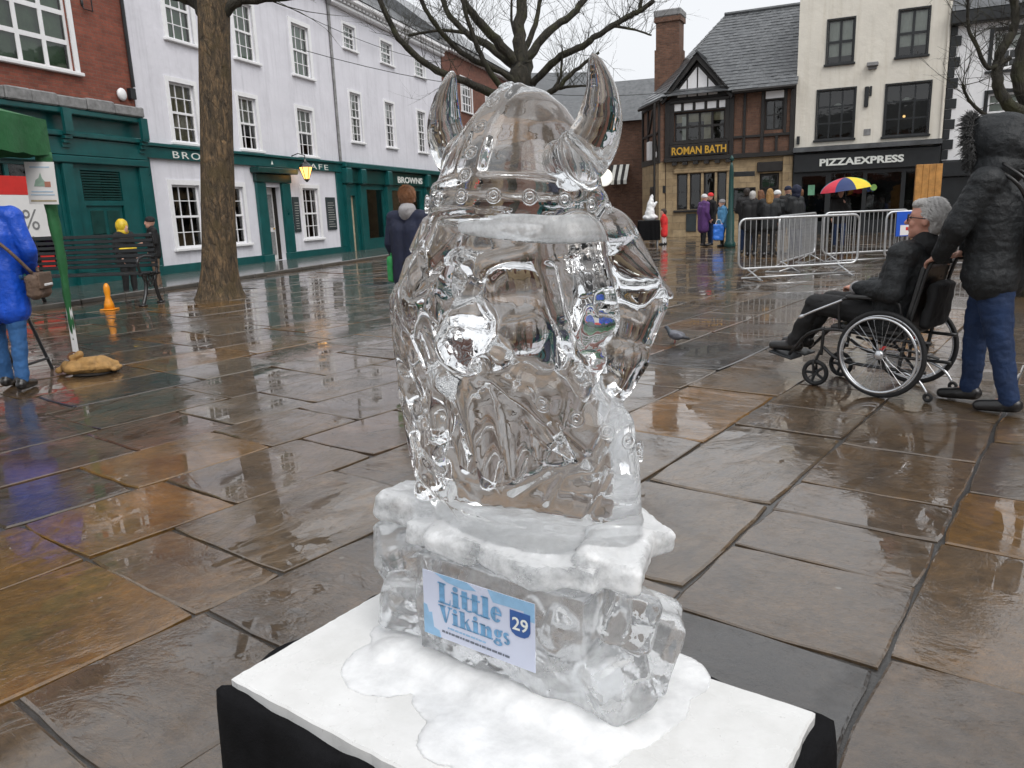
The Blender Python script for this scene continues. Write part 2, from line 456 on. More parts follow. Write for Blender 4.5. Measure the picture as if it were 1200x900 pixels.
def bark_mat(name, dark, mid, green, light):
    ma, t, b = new_mat(name)
    co = N(t, 'TexCoord'); mp = N(t, 'Mapping'); mp.inputs['Scale'].default_value = (1, 1, .30)
    t.links.new(co.outputs['Object'], mp.inputs['Vector'])
    n1 = N(t, 'TexNoise', Scale=13.0, Detail=10.0, Roughness=.78, Distortion=.6); t.links.new(mp.outputs[0], n1.inputs['Vector'])
    n2 = N(t, 'TexNoise', Scale=2.6, Detail=7.0, Roughness=.7); t.links.new(co.outputs['Object'], n2.inputs['Vector'])
    v = N(t, 'TexVoronoi', Scale=11.0, feature='DISTANCE_TO_EDGE'); t.links.new(mp.outputs[0], v.inputs['Vector'])
    cr = ramp(t, v.outputs['Distance'], [(.0, (.62, .62, .62)), (.14, (1, 1, 1))])
    r1 = ramp(t, n1.outputs['Fac'], [(.36, dark), (.50, mid), (.64, light)])
    r1b = mix(t, .8, r1.outputs[0], cr.outputs[0], 'MULTIPLY')
    g1 = ramp(t, n2.outputs['Fac'], [(.50, (0, 0, 0)), (.60, (.65, .65, .65))])
    sp = ramp(t, n2.outputs['Fac'], [(.30, (.8, .8, .8)), (.36, (0, 0, 0))])
    c2 = mix(t, g1.outputs[0], r1b, green)
    t.links.new(mix(t, sp.outputs[0], c2, tuple(c*1.5 for c in light)), b.inputs['Base Color'])
    b.inputs['Roughness'].default_value = .7
    h = math_n(t, 'ADD', n1.outputs['Fac'], math_n(t, 'MULTIPLY', math_n(t, 'MINIMUM', v.outputs['Distance'], .12), 1.6))
    bp = N(t, 'Bump', Strength=1.0, Distance=.05); t.links.new(h, bp.inputs['Height']); t.links.new(bp.outputs[0], b.inputs['Normal'])
    return ma
M['bark'] = bark_mat('mottled_bark', (.022, .016, .010), (.10, .070, .040), (.085, .060, .022), (.27, .17, .085))
M['bark2'] = bark_mat('mossy_dark_bark', (.010, .009, .007), (.030, .026, .016), (.045, .048, .014), (.06, .05, .034))

def pane_mat(name, tint, refl=.9):
    ma, t, b = new_mat(name)
    t.nodes.remove(b)
    out = t.nodes['Material Output']
    fr = N(t, 'Fresnel', IOR=1.5); gl = N(t, 'BsdfGlossy', Roughness=.02); tr = N(t, 'BsdfTransparent')
    gl.inputs['Color'].default_value = (refl, refl, refl, 1); tr.inputs['Color'].default_value = (*tint, 1)
    co = N(t, 'TexCoord'); nz = N(t, 'TexNoise', Scale=3.0, Detail=2.0); t.links.new(co.outputs['Object'], nz.inputs['Vector'])
    bp = N(t, 'Bump', Strength=.08, Distance=.02); t.links.new(nz.outputs['Fac'], bp.inputs['Height']); t.links.new(bp.outputs[0], gl.inputs['Normal'])
    mx = N(t, 'MixShader'); fa = math_n(t, 'MULTIPLY', fr.outputs[0], 1.8)
    t.links.new(fa, mx.inputs[0]); t.links.new(tr.outputs[0], mx.inputs[1]); t.links.new(gl.outputs[0], mx.inputs[2])
    t.links.new(mx.outputs[0], out.inputs['Surface'])
    return ma
M['pane'] = pane_mat('window_glass', (.80, .85, .82))
M['pane_dark'] = pane_mat('smoky_window_glass', (.55, .6, .6))

def emit_mat(name, col, strength):
    ma, t, b = new_mat(name)
    b.inputs['Base Color'].default_value = (*col, 1); b.inputs['Emission Color'].default_value = (*col, 1)
    b.inputs['Emission Strength'].default_value = strength; return ma
M['lamp_glow'] = emit_mat('lantern_glow', (1.0, .50, .12), 2.2)
M['lit_sign'] = emit_mat('lit_disc_sign', (.95, .93, .85), .5)
M['room_glow'] = emit_mat('lit_room_lamp', (1.0, .62, .25), 1.0)

# clear, cloudy and snowy ice
def ice_mat(name, cloud_lo, cloud_hi, rough, bumpd, bscale, cscale=14.0, ledge=0.0, side=None, glow=.45):
    ma, t, b = new_mat(name)
    out = t.nodes['Material Output']
    co = N(t, 'TexCoord')
    b.inputs['Base Color'].default_value = (.985, .992, .995, 1); b.inputs['Transmission Weight'].default_value = 1.0
    b.inputs['IOR'].default_value = 1.31; b.inputs['Roughness'].default_value = rough
    n1 = N(t, 'TexNoise', Scale=bscale, Detail=3.0, Roughness=.5); t.links.new(co.outputs['Object'], n1.inputs['Vector'])
    bp = N(t, 'Bump', Strength=1.0, Distance=bumpd); t.links.new(n1.outputs['Fac'], bp.inputs['Height']); t.links.new(bp.outputs[0], b.inputs['Normal'])
    if cloud_hi > 0:
        d = N(t, 'BsdfPrincipled'); d.inputs['Base Color'].default_value = (.95, .96, .97, 1); d.inputs['Roughness'].default_value = .35
        d.inputs['Subsurface Weight'].default_value = .25; d.inputs['Subsurface Radius'].default_value = (.03, .03, .03); d.inputs['Subsurface Scale'].default_value = .5
        tl = N(t, 'BsdfTranslucent'); tl.inputs['Color'].default_value = (.92, .95, .97, 1)
        m0 = N(t, 'MixShader'); m0.inputs[0].default_value = glow; t.links.new(d.outputs[0], m0.inputs[1]); t.links.new(tl.outputs[0], m0.inputs[2])
        n2 = N(t, 'TexNoise', Scale=cscale, Detail=7.0, Roughness=.65); t.links.new(co.outputs['Object'], n2.inputs['Vector'])
        rp = ramp(t, n2.outputs['Fac'], [(.35, (cloud_lo,)*3), (.65, (cloud_hi,)*3)])
        fac = rp.outputs[0]
        if side:        # rougher tooling leaves the far locks frostier
            sx_ = N(t, 'SeparateXYZ'); t.links.new(co.outputs['Object'], sx_.inputs[0])
            mr = N(t, 'MapRange'); mr.inputs['From Min'].default_value = side[0]; mr.inputs['From Max'].default_value = side[1]; t.links.new(sx_.outputs['X'], mr.inputs['Value'])
            fac = math_n(t, 'MULTIPLY', fac, mr.outputs[0])
        if ledge:       # frost gathers on what faces up
            ge = N(t, 'NewGeometry'); sz = N(t, 'SeparateXYZ'); t.links.new(ge.outputs['True Normal'], sz.inputs[0])
            lr = ramp(t, sz.outputs['Z'], [(.35, (0, 0, 0)), (.85, (ledge,)*3)])
            fac = math_n(t, 'MAXIMUM', rp.outputs[0], math_n(t, 'MULTIPLY', lr.outputs[0], math_n(t, 'ADD', n2.outputs['Fac'], .45)))
        m1 = N(t, 'MixShader'); t.links.new(fac, m1.inputs[0]); t.links.new(b.outputs[0], m1.inputs[1]); t.links.new(m0.outputs[0], m1.inputs[2])
        t.links.new(bp.outputs[0], d.inputs['Normal'])
        t.links.new(m1.outputs[0], out.inputs['Surface'])
    return ma
M['ice'] = ice_mat('clear_ice', 0, 0, .0, .0005, 22)
M['ice_cloudy'] = ice_mat('cloudy_ice', .0, .42, .0, .003, 20, 10, .25)
M['ice_white'] = ice_mat('frosted_white_ice', .70, 1.0, .03, .002, 30, 8, glow=.08)
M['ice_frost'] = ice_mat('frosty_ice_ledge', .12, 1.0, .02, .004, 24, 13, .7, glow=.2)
# ------------------------------------------------------------------ the square's paving
A2 = Vector((.61, .793)).normalized(); Q2 = Vector((A2.y, -A2.x))
def in_view(x, y, z=0.0, pad=.04):
    d = Vector((x, y, z-CAM_H)); zz = d.dot(fwd)
    if zz < .15: return None
    u = d.dot(cright)/zz*.75; v = d.dot(cup)/zz*.75      # frame is +-0.5 wide, +-0.375 high
    return abs(u) < .5+pad and abs(v) < .375+pad
g = MB(); g.add([(-250, -60, -.014), (250, -60, -.014), (250, 400, -.014), (-250, 400, -.014)], [(0, 1, 2, 3)])
pavement = tag(g.build('pavement', M['joint']), kind='structure')
rq = random.Random(11)
qb = [-4.64, -3.96, -3.28, -2.45, -1.75, -1.087, -.40]
while qb[0] > -34: qb.insert(0, qb[0]-rq.choice([.55, .62, .68, .75, .86]))
while qb[-1] < 16: qb.append(qb[-1]+rq.choice([.55, .62, .69, .78, .88]))
known = {-.40: [2.34, 3.30, 3.97, 4.9], -1.087: [1.7, 2.25, 2.85, 3.30, 3.72, 4.45], -1.75: [1.5, 2.4, 3.35, 4.55], -2.45: [.69, 1.31, 2.1, 3.0], -3.28: [.62, 1.28, 1.66, 2.6],
         -3.96: [.4, 1.28, 2.0, 2.9], -4.64: [1.2, 1.84, 2.7]}
stones = []
for i in range(len(qb)-1):
    q0, q1 = qb[i], qb[i+1]
    cuts = list(known.get(q0, []))
    if not cuts: cuts = [rq.uniform(-1.0, 0.0)]
    while cuts[0] > -2.5: cuts.insert(0, cuts[0]-rq.uniform(.55, 1.25))
    while cuts[-1] < 46: cuts.append(cuts[-1]+rq.uniform(.55, 1.35))
    for a0, a1 in zip(cuts, cuts[1:]):
        c = A2*((a0+a1)/2) + Q2*((q0+q1)/2)
        if -16 < c.x < 27 and -2 < c.y < 41:
            stones.append((c.length, a0, a1, q0, q1, c))
stones.sort(key=lambda s: s[0])
def stone_geo(a0, a1, q0, q1, rr, detail):
    gp = rr.uniform(.003, .009)
    b = rr.uniform(.005, .012)
    top = rr.gauss(0, .0022)
    tx, ty = rr.gauss(0, .0035), rr.gauss(0, .0035)
    aa0, aa1, qq0, qq1 = a0+gp, a1-gp, q0+gp, q1-gp
    ca, cq = (a0+a1)/2, (q0+q1)/2
    j = [rr.uniform(-.006, .006) for _ in range(8)]
    out = [(aa0+j[0], qq0+j[1]), (aa1+j[2], qq0+j[3]), (aa1+j[4], qq1+j[5]), (aa0+j[6], qq1+j[7])]
    if detail:      # uneven, slightly broken edges
        ring = []
        for k in range(4):
            p, q = out[k], out[(k+1) % 4]
            nseg = 5
            for s in range(nseg):
                f = s/nseg
                w = rr.uniform(-.006, .005) if s else 0
                dx, dy = q[0]-p[0], q[1]-p[1]; L = math.hypot(dx, dy)
                cut = (rr.uniform(.01, .035) if s == 0 else 0)
                ring.append((p[0]+dx*f - dy/L*w + (ca-p[0])*cut, p[1]+dy*f + dx/L*w + (cq-p[1])*cut))
    else: ring = out
    n = len(ring); vs = []
    for lev in range(3):
        for (a, q) in ring:
            ia, iq = (b if a < ca else -b), (b if q < cq else -b)
            if lev == 2: a, q = a+ia, q+iq
            z = (-.03, top-b*.55, top)[lev] + (0 if lev == 0 else (a-ca)*tx + (q-cq)*ty)
            p = A2*a + Q2*q
            vs.append((p.x, p.y, z))
    fs = [tuple(2*n+k for k in range(n))]
    for lev in range(2):
        for k in range(n):
            kk = (k+1) % n
            fs.append((lev*n+k, lev*n+kk, lev*n+n+kk, lev*n+n+k))
    return vs, fs
def stone_attr(me, tones, grains, rivens):
    for nm, vals in (('tone', tones), ('grain', grains), ('riven', rivens)):
        at_ = me.attributes.new(nm, 'FLOAT', 'FACE'); at_.data.foreach_set('value', vals)
tone_pick = lambda rr: min(1, max(0, rr.choice([.02, .16, .22, .30, .30, .38, .45, .45, .52, .58, .70, .80, .92, .92]) + rr.uniform(-.05, .05)))
fixed_tone = {}   # stones whose colour the photograph shows clearly (row, a) -> tone
def fixed(a, q):
    T = [(1.95, -.75, .03, .25), (2.55, -.75, .40, .35), (3.07, -.75, .40, .35), (3.5, -.75, .45, .3), (4.1, -.75, .5, .35), (2.8, -.05, .52, .25), (1.9, -.05, .45, .3), (3.6, 0., .7, .25),
         (1.47, -2.9, .52, .4), (1.64, -3.6, .70, .3), (1.5, -4.3, .16, .35), (.95, -2.9, .66, .45), (1.0, -2.1, .42, .9), (.97, -3.6, .66, .3), (1.7, -2.1, .45, .8), (2.1, -2.9, .3, .7), (2.9, -1.42, .30, .3), (1.0, -1.42, .4, .4), (.3, -2.1, .36, .7), (.2, -2.9, .4, .6)]
    for ta, tq, to, rv in T:
        if abs(ta-a) < .3 and abs(tq-q) < .2: return to, rv
    return None
n_obj = 0; far = MB(); ft, fg, fr_ = [], [], []
for d, a0, a1, q0, q1, c in stones:
    rr = random.Random(int((a0*1000+q0*7777)) & 0xffffff)
    near = n_obj < 300 and in_view(c.x, c.y, 0, .08)
    vs, fs = stone_geo(a0, a1, q0, q1, rr, near and d < 9)
    tone = tone_pick(rr); grain = rr.choice([math.atan2(A2.y, A2.x), math.atan2(Q2.y, Q2.x)])*-1 + rr.uniform(-.35, .35)
    riv = min(1.0, max(.05, rr.choice([.08, .12, .2, .3, .5, .9])+rr.gauss(0, .05)))
    fx = fixed((a0+a1)/2, (q0+q1)/2)
    if fx: tone, riv = fx
    if near:
        me = bpy.data.meshes.new('flagstone'); me.from_pydata(vs, [], fs); me.materials.append(M['stone'])
        stone_attr(me, [tone]*len(fs), [grain]*len(fs), [riv]*len(fs))
        link('flagstone', me, pavement); n_obj += 1
    else:
        far.add(vs, fs); ft += [tone]*len(fs); fg += [grain]*len(fs); fr_ += [riv*.8]*len(fs)
me = far.mesh('distant_flagstones', M['stone_far'], fix=False); stone_attr(me, ft, fg, fr_)
tag(link('distant_flagstones', me, pavement), kind='stuff')

# ------------------------------------------------------------------ building frames: x along the front, y into the building, z up
L0, LANG = (-9.14, 20.35, 0), math.atan2(.957, .29)
R0, RANG = (8.68, 33.57, 0), math.atan2(-1, 2.11)
def front(name, origin, ang, label, cat):
    return tag(empty(name, origin, ang), label, cat)

# footway along the left row of shops with its kerb of single stones
fw = empty('footway', L0, LANG); fw['kind'] = 'structure'
MB().box(-12, 44, -2.75, -.0, -.01, .075).build('slab', M['kerb'], fw)
kb = MB().bbox(0, 1.06, -3.02, -2.752, -.01, .085, .015).mesh('kerbstone', M['kerb'])
for k in range(50):
    link('kerbstone', kb, fw, (-12+k*1.08, rq.uniform(-.006, .006), rq.uniform(-.004, .004)))
# ------------------------------------------------------------------ walls with real openings
def wall(name, parent, x0, x1, z0, z1, holes, mat, depth=.14, y=0.0, room=.5, interior=None):
    """front sheet with rectangular holes, reveals and a dim room behind each"""
    holes = [(max(x0, a), min(x1, b), max(z0, c), min(z1, d)) for a, b, c, d in holes]
    xs = sorted({x0, x1, *[h[0] for h in holes], *[h[1] for h in holes]})
    zs = sorted({z0, z1, *[h[2] for h in holes], *[h[3] for h in holes]})
    w = MB()
    for xa, xb in zip(xs, xs[1:]):
        for za, zb in zip(zs, zs[1:]):
            cx, cz = (xa+xb)/2, (za+zb)/2
            if any(h[0] < cx < h[1] and h[2] < cz < h[3] for h in holes): continue
            w.add([(xa, y, za), (xb, y, za), (xb, y, zb), (xa, y, zb)], [(0, 1, 2, 3)])
    for a, b, c, d in holes:
        y1, y2 = y+depth, y+depth+room
        w.m = 0
        w.add([(a, y, c), (b, y, c), (b, y1, c), (a, y1, c)], [(0, 1, 2, 3)]); w.add([(a, y, d), (a, y1, d), (b, y1, d), (b, y, d)], [(0, 1, 2, 3)])
        w.add([(a, y, c), (a, y1, c), (a, y1, d), (a, y, d)], [(0, 1, 2, 3)]); w.add([(b, y, c), (b, y, d), (b, y1, d), (b, y1, c)], [(0, 1, 2, 3)])
        w.m = 1
        w.add([(a, y2, c), (b, y2, c), (b, y2, d), (a, y2, d)], [(0, 1, 2, 3)])
        w.add([(a, y1, c), (b, y1, c), (b, y2, c), (a, y2, c)], [(0, 1, 2, 3)]); w.add([(a, y1, d), (a, y2, d), (b, y2, d), (b, y1, d)], [(0, 1, 2, 3)])
        w.add([(a, y1, c), (a, y2, c), (a, y2, d), (a, y1, d)], [(0, 1, 2, 3)]); w.add([(b, y1, c), (b, y1, d), (b, y2, d), (b, y2, c)], [(0, 1, 2, 3)])
        w.m = 0
    me = w.mesh(name, [mat, interior or M['interior']], fix=False)
    return link(name, me, parent)

WCACHE = {}
def sash(parent, x0, x1, z0, z1, cols, rows, mat, y=0.0, arch=.10, blind=None, bh=.45, pane='pane', sill=True, split=True, bar=.022, depth=.06):
    """sash window set in a hole: casing, glazing bars, two panes, sill"""
    w, h = x1-x0, z1-z0
    key = (round(w, 2), round(h, 2), cols, rows, mat.name, arch, sill, split, bar)
    if key not in WCACHE:
        f = MB(); fw_ = .055
        if arch:    # moulded casing on the wall face
            f.box(-arch, 0, -.035, .02, -.0, h+arch); f.box(w, w+arch, -.035, .02, -.0, h+arch); f.box(0, w, -.035, .02, h, h+arch)
        yy0, yy1 = depth, depth+.05
        f.box(0, fw_, yy0, yy1, 0, h); f.box(w-fw_, w, yy0, yy1, 0, h); f.box(fw_, w-fw_, yy0, yy1, 0, fw_); f.box(fw_, w-fw_, yy0, yy1, h-fw_, h)
        if split: f.box(fw_, w-fw_, yy0-.012, yy1-.004, h/2-.03, h/2+.03)
        for k in range(1, cols): f.box(w*k/cols-bar/2, w*k/cols+bar/2, yy0+.006, yy1-.012, fw_, h-fw_)
        for k in range(1, rows):
            if split and k*2 == rows: continue
            f.box(fw_, w-fw_, yy0+.009, yy1-.015, h*k/rows-bar/2, h*k/rows+bar/2)
        s = MB().bbox(-arch-.05, w+arch+.05, -.10, .05, -.08, -.002, .012)
        WCACHE[key] = (f.mesh('window', mat), s.mesh('sill', mat))
    fm, sm = WCACHE[key]
    o = link('window', fm, parent, (x0, y, z0))
    if sill: link('sill', sm, o)
    halves = ((.03, h/2), (h/2, h-.03)) if split else ((.03, h-.03),)
    for a, b in halves:
        k2 = ('pane', round(w, 2), round(b-a, 2), pane)
        if k2 not in WCACHE:
            WCACHE[k2] = MB().add([(.03, 0, 0), (w-.03, 0, 0), (w-.03, 0, b-a), (.03, 0, b-a)], [(0, 1, 2, 3)]).mesh('pane', M[pane])
        link('pane', WCACHE[k2], o, (0, depth+.028, a))
    if blind:
        k3 = ('blind', round(w, 2), round(h*bh, 2), blind)
        if k3 not in WCACHE:
            n = 14; vs = []; fs = []
            for i in range(n+1):
                xx = .04+(w-.08)*i/n
                vs += [(xx, .012*math.sin(i*2.1), 0), (xx, .012*math.sin(i*2.1), h*bh)]
            fs = [(2*i, 2*i+2, 2*i+3, 2*i+1) for i in range(n)]
            WCACHE[k3] = MB().add(vs, fs).mesh('blind', M[blind])
        link('blind', WCACHE[k3], o, (0, depth+.13, h*(1-bh)-.03))
    return o

def lettering(parent, s, x, z, size, mat, y=-.02, sx=1.0, bold=.0, ext=.006, spacing=1.0, name='lettering', width=None, align='LEFT'):
    """each letter its own raised piece"""
    rootl = None; cx = x
    me0 = text_mesh(name, s, size, mat, bold, ext, sx, 'LEFT', spacing)
    xs = [v.co.x for v in me0.vertices]
    if width:
        me0.transform(Matrix.Diagonal((width/(max(xs)-min(xs)), 1, 1, 1)))
    o = link(name, me0, parent, (x, y, z), (R(90), 0, 0))
    return o

# ================================================================== brick shop, far left (x from -9 to 0)
b0 = front('brick_shop', L0, LANG, 'red brick shop with large white window above dark teal shopfront, at the left edge', 'building')
win0 = [(-3.75, -1.75, 4.82, 7.3), (-8.4, -4.6, 4.82, 7.3)]
wall('wall', b0, -9, -.02, 4.2, 9.5, win0, M['brick'])
for a, b, c, d in win0: sash(b0, a, b, c, d, 3 if b-a < 3 else 5, 4, M['paint_white'], arch=.12, blind='blind_green', bh=.97, split=False, bar=.10)
MB().box(-9, -.03, .02, 8, 0, 9.4).build('shell', M['brick'], b0, loc=(0, .75, 0))
c = MB()
rr = random.Random(3)
x = -9.0
while x < -.05:     # uneven lead-dressed stone ledge
    w = min(rr.uniform(.5, .9), -.05-x)
    MB().bbox(x+.004, x+w-.004, -.30+rr.uniform(-.02, .02), .0, 3.97, 4.2+rr.uniform(0, .05), .03).build('coping_stone', M['stone_grey'], b0)
    x += w
w0 = [(-2.08, -.92, .34, 1.86), (-6.3, -2.75, .55, 2.72), (-2.1, -.9, 1.98, 2.66)]
wall('shopfront', b0, -9, .0, 0, 3.97, w0, M['teal'], depth=.10, y=-.04)
MB().box(-9, -.002, -.14, -.042, 2.98, 3.34).build('fascia', M['teal'], b0)
MB().bbox(-9, .02, -.22, -.042, 3.36, 3.48, .02).bbox(-9, .02, -.26, -.042, 3.84, 3.965, .02).build('cornice', M['teal'], b0)
MB().bbox(-9, .01, -.16, -.042, 2.80, 2.96, .02).build('architrave', M['teal'], b0)
for x in (-2.5, -.17, -6.6):      # scrolled brackets and pilasters
    k = MB(); k.prism([(x-.11, 3.45), (x+.11, 3.45), (x+.11, 3.95), (x-.11, 3.95)], -.34, -.265)
    for i in range(5): k.box(x-.105, x+.105, -.33+.05*i, -.05, 3.40-.09*i, 3.455-.08*i)
    k.build('bracket', M['teal'], b0)
    MB().bbox(x-.14, x+.14, -.13, -.041, .35, 2.79, .012).bbox(x-.17, x+.17, -.17, -.041, .0, .34, .012).build('pilaster', M['teal'], b0)
v = MB()
for k in range(11): v.box(-2.08, -.92, -.025, .04, 2.0+k*.06, 2.035+k*.06)
v.build('louvre', M['teal_dark'], b0)
d0 = MB().box(-2.05, -.95, .0, .045, .35, 1.85).build('door', M['teal'], b0)
for xa, xb, za, zb in ((-1.95, -1.55, 1.2, 1.75), (-1.45, -1.05, 1.2, 1.75), (-1.95, -1.55, .45, 1.1), (-1.45, -1.05, .45, 1.1)):
    MB().bbox(xa, xb, -.02, .001, za, zb, .012).build('door_panel', M['teal_dark'], d0)
sw = MB().box(-6.3, -2.75, .02, .03, .55, 2.72).build('shop_window', M['pane_dark'], b0)
for k in range(3): MB().box(-6.3+k*1.18+1.1, -6.3+k*1.18+1.2, -.02, .05, .55, 2.72).build('mullion', M['teal'], sw)
MB().box(-6.2, -3.2, -.075, -.06, 2.09, 2.47).build('red_poster', M['red'], b0)
pw = MB().box(-6.2, -3.2, -.075, -.06, 1.21, 2.085).build('white_poster', M['poster'], b0)
lettering(pw, '%', -3.85, 1.36, .62, M['stone_grey'], y=-.078, ext=.002)
MB().box(-6.2, -3.2, -.075, -.06, .55, .82).build('red_poster', M['red'], b0)
al = MB().lathe([(.02, 0), (.13, .01), (.15, .06), (.10, .10)], 14).mesh('alarm_box', M['paint_white'], True)
link('alarm_box', al, b0, (-.47, -.002, 4.50), (R(90), 0, 0))
MB().bbox(-.24, -.06, -.12, -.002, 4.42, 4.68, .01).build('junction_box', M['near_black'], b0)
MB().tube([(-.07, -.07, 4.72), (-.07, -.07, 9.4)], .045).build('downpipe', M['near_black'], b0)
MB().tube([(-1.28, -.01, 6.45), (-1.28, -.05, 6.25), (-1.02, -.05, 6.25), (-1.02, -.05, 6.5)], .015, 6).ell((-1.28, -.02, 6.38), (.035, .035, .08)).build('cable_fitting', M['near_black'], b0)
tr = MB(); tr.prism([(-9, 9.4), (-.02, 9.4), (-.02, 9.7), (-9, 9.7)], -.3, .1); tr.build('eaves', M['paint_white'], b0)
def pitched(parent, x0, x1, y0, y1, ze, zr, mat, name='roof', over=.25):
    ym = (y0+y1)/2
    return MB().add([(x0, y0-over, ze), (x1, y0-over, ze), (x1, ym, zr), (x0, ym, zr), (x0, y1+over, ze), (x1, y1+over, ze)],
                    [(0, 1, 2, 3), (3, 2, 5, 4), (0, 3, 4), (1, 5, 2), (0, 4, 5, 1)]).build(name, mat, parent)
pitched(b0, -9, -.02, 0, 8.5, 9.7, 13, M['slate2'])

# ================================================================== white cafe building (x from 0 to 10.2)
b1 = front('white_cafe_building', L0, LANG, 'white three storey house with teal cafe ground floor and golden lantern', 'building')
top1 = [(1.52, 2.55, 6.16, 7.8), (4.46, 5.44, 6.16, 7.8), (7.62, 8.72, 6.16, 7.8)]
mid1 = [(1.28, 2.28, 3.52, 5.06), (4.25, 5.15, 3.52, 5.06), (7.5, 8.52, 3.52, 5.06)]
gr1 = [(.88, 2.0, .72, 2.40), (2.92, 4.0, .72, 2.40), (7.38, 8.4, .70, 2.42)]
door1 = [(5.15, 6.02, .08, 2.42)]
wall('wall', b1, 0, 10.2, 3.36, 9.2, top1+mid1, M['render_white'], .16)
wall('ground_floor_wall', b1, 0, 10.2, 0, 3.34, gr1+door1, M['render_white'], .16, room=.9)
MB().box(0, 10.2, 0, 9, 0, 9.2).build('shell', M['render_white'], b1, loc=(0, 1.15, 0))
for k, (a, b, c, d) in enumerate(top1): sash(b1, a, b, c, d, 3, 4, M['paint_white'], arch=.14, blind='blind_green', bh=.96)
for k, (a, b, c, d) in enumerate(mid1): sash(b1, a, b, c, d, 3, 4, M['paint_white'], arch=.12, blind='blind' if k else 'curtain', bh=.5 if k else .92)
for k, (a, b, c, d) in enumerate(gr1): sash(b1, a, b, c, d, 3, 4, M['paint_white'], arch=.13)
MB().bbox(-.0, 10.2, -.10, .0, 3.04, 3.33, .012).build('fascia', M['teal'], b1)
MB().bbox(-.0, 10.2, -.17, .0, 3.335, 3.42, .015).build('cornice', M['teal'], b1)
for xa, xb in ((.0, 4.62), (6.55, 10.2)): MB().bbox(xa, xb, -.05, .0, .0, .30, .01).build('plinth', M['teal'], b1)
for xa, xb in ((.002, .17), (9.78, 10.2)): MB().bbox(xa, xb, -.06, .0, .302, 3.035, .01).build('pilaster', M['teal'], b1)
for xa, xb in ((4.64, 5.13), (6.04, 6.53)):
    MB().bbox(xa, xb, -.10, .0, .302, 2.55, .012).bbox(xa-.03, xb+.03, -.14, .0, .0, .30, .012).build('door_pilaster', M['teal'], b1)
MB().bbox(4.6, 6.56, -.14, .0, 2.56, 2.82, .015).bbox(4.48, 6.7, -.34, .0, 2.83, 3.0, .02).build('door_canopy', M['teal_dark'], b1)
dr = MB().box(5.15, 6.02, .30, .34, .08, 2.42).build('door', M['poster'], b1)
for za, zb in ((.25, 1.0), (1.15, 2.2)):
    for xa, xb in ((5.24, 5.54), (5.63, 5.93)): MB().bbox(xa, xb, .275, .301, za, zb, .01).build('door_panel', M['stone_grey'], dr)
MB().ell((5.9, .27, 1.1), (.03, .03, .03)).build('handle', M['gold'], dr)
for xa, xb in ((6.68, 7.06), (8.9, 9.55)):
    mb_ = MB().bbox(xa, xb, -.05, -.002, .95, 2.12, .01).build('menu_board', M['blackboard'], b1)
    cm = MB()
    for k in range(11):
        z = 1.06+k*.085
        cm.box(xa+.07, xa+(xb-xa)*rr.uniform(.55, .9), -.054, -.0505, z, z+.018)
    tag(cm.build('chalk_lines', M['chalk'], mb_), kind='stuff')
lettering(b1, 'BROWNS', .95, 3.08, .26, M['letter'], y=-.108, width=2.5, spacing=1.25)
lettering(b1, 'CAFE', 7.35, 3.08, .26, M['letter'], y=-.108, width=1.75, spacing=1.25)
MB().prism([(5.52, 3.12), (5.64, 3.12), (5.58, 3.24)], -.112, -.102).build('emblem', M['letter'], b1)
# lantern on a bracket
lan = MB().tube([(0, 0, .55), (0, -.25, .62), (0, -.5, .55), (0, -.5, .42)], .018, 6).build('wall_lantern', M['iron'], b1, loc=(6.85, -.05, 2.9))
MB().lathe([(.08, -.30), (.20, .05), (.21, .08)], 6, (0, -.5, .08)).build('lantern_glass', M['lamp_glow'], lan)
lt = MB().lathe([(.24, .16), (.14, .28), (.06, .32), (.05, .36), (.02, .44)], 6, (0, -.5, .0))
for k in range(6):
    w = math.pi/3*k
    lt.tube([(.08*math.cos(w), -.5+.08*math.sin(w), -.22), (.21*math.cos(w), -.5+.21*math.sin(w), .16)], .014, 5)
lt.lathe([(.02, -.32), (.09, -.24), (.09, -.215)], 6, (0, -.5, 0)).build('lantern_frame', M['iron'], lan)
MB().tube([(10.22, -.06, 3.45), (10.22, -.06, 9.0)], .05).lathe([(.06, 0), (.13, .16), (.13, .3)], 8, (10.22, -.08, 8.9)).build('downpipe', M['stone_grey'], b1)
MB().bbox(0, 10.2, -.3, .05, 9.2, 9.55, .04).build('cornice', M['paint_white'], b1)
pitched(b1, 0, 10.2, .2, 10, 9.5, 13, M['slate2'])

# ================================================================== white shop building (10.3 to 21.4)
b2 = front('white_department_store', L0, LANG, 'white three storey building with dentil cornice and teal shopfront with red displays', 'building')
top2 = [(11.3, 12.25, 7.66, 8.50), (14.5, 15.6, 7.66, 8.50), (18.05, 19.2, 7.66, 8.50)]
mid2 = [(11.4, 12.3, 4.26, 6.08), (14.5, 15.4, 4.26, 6.08), (17.95, 18.9, 4.26, 6.08)]
wall('wall', b2, 10.3, 21.4, 3.46, 8.98, top2+mid2, M['render_white'], .14)
for a, b, c, d in top2: sash(b2, a, b, c, d, 3, 4, M['paint_white'], arch=.10, blind='blind_green', bh=.9)
for k, (a, b, c, d) in enumerate(mid2): sash(b2, a, b, c, d, 3, 6, M['paint_white'], arch=.09, blind='blind', bh=(.9, .3, .9)[k])
shop2 = [(10.5, 11.2, .05, 2.2), (12.2, 13.75, .5, 2.45), (14.6, 17.8, .5, 2.45), (18.7, 20.8, .5, 2.45)]
wall('shopfront', b2, 10.2, 21.4, 0, 3.44, shop2, M['teal'], .12, y=-.03, room=1.0)
MB().box(10.3, 21.4, 0, 9, 0, 8.98).build('shell', M['render_white'], b2, loc=(0, 1.3, 0))
MB().bbox(10.2, 21.4, -.14, -.032, 2.66, 3.20, .012).build('fascia', M['teal_dark'], b2)
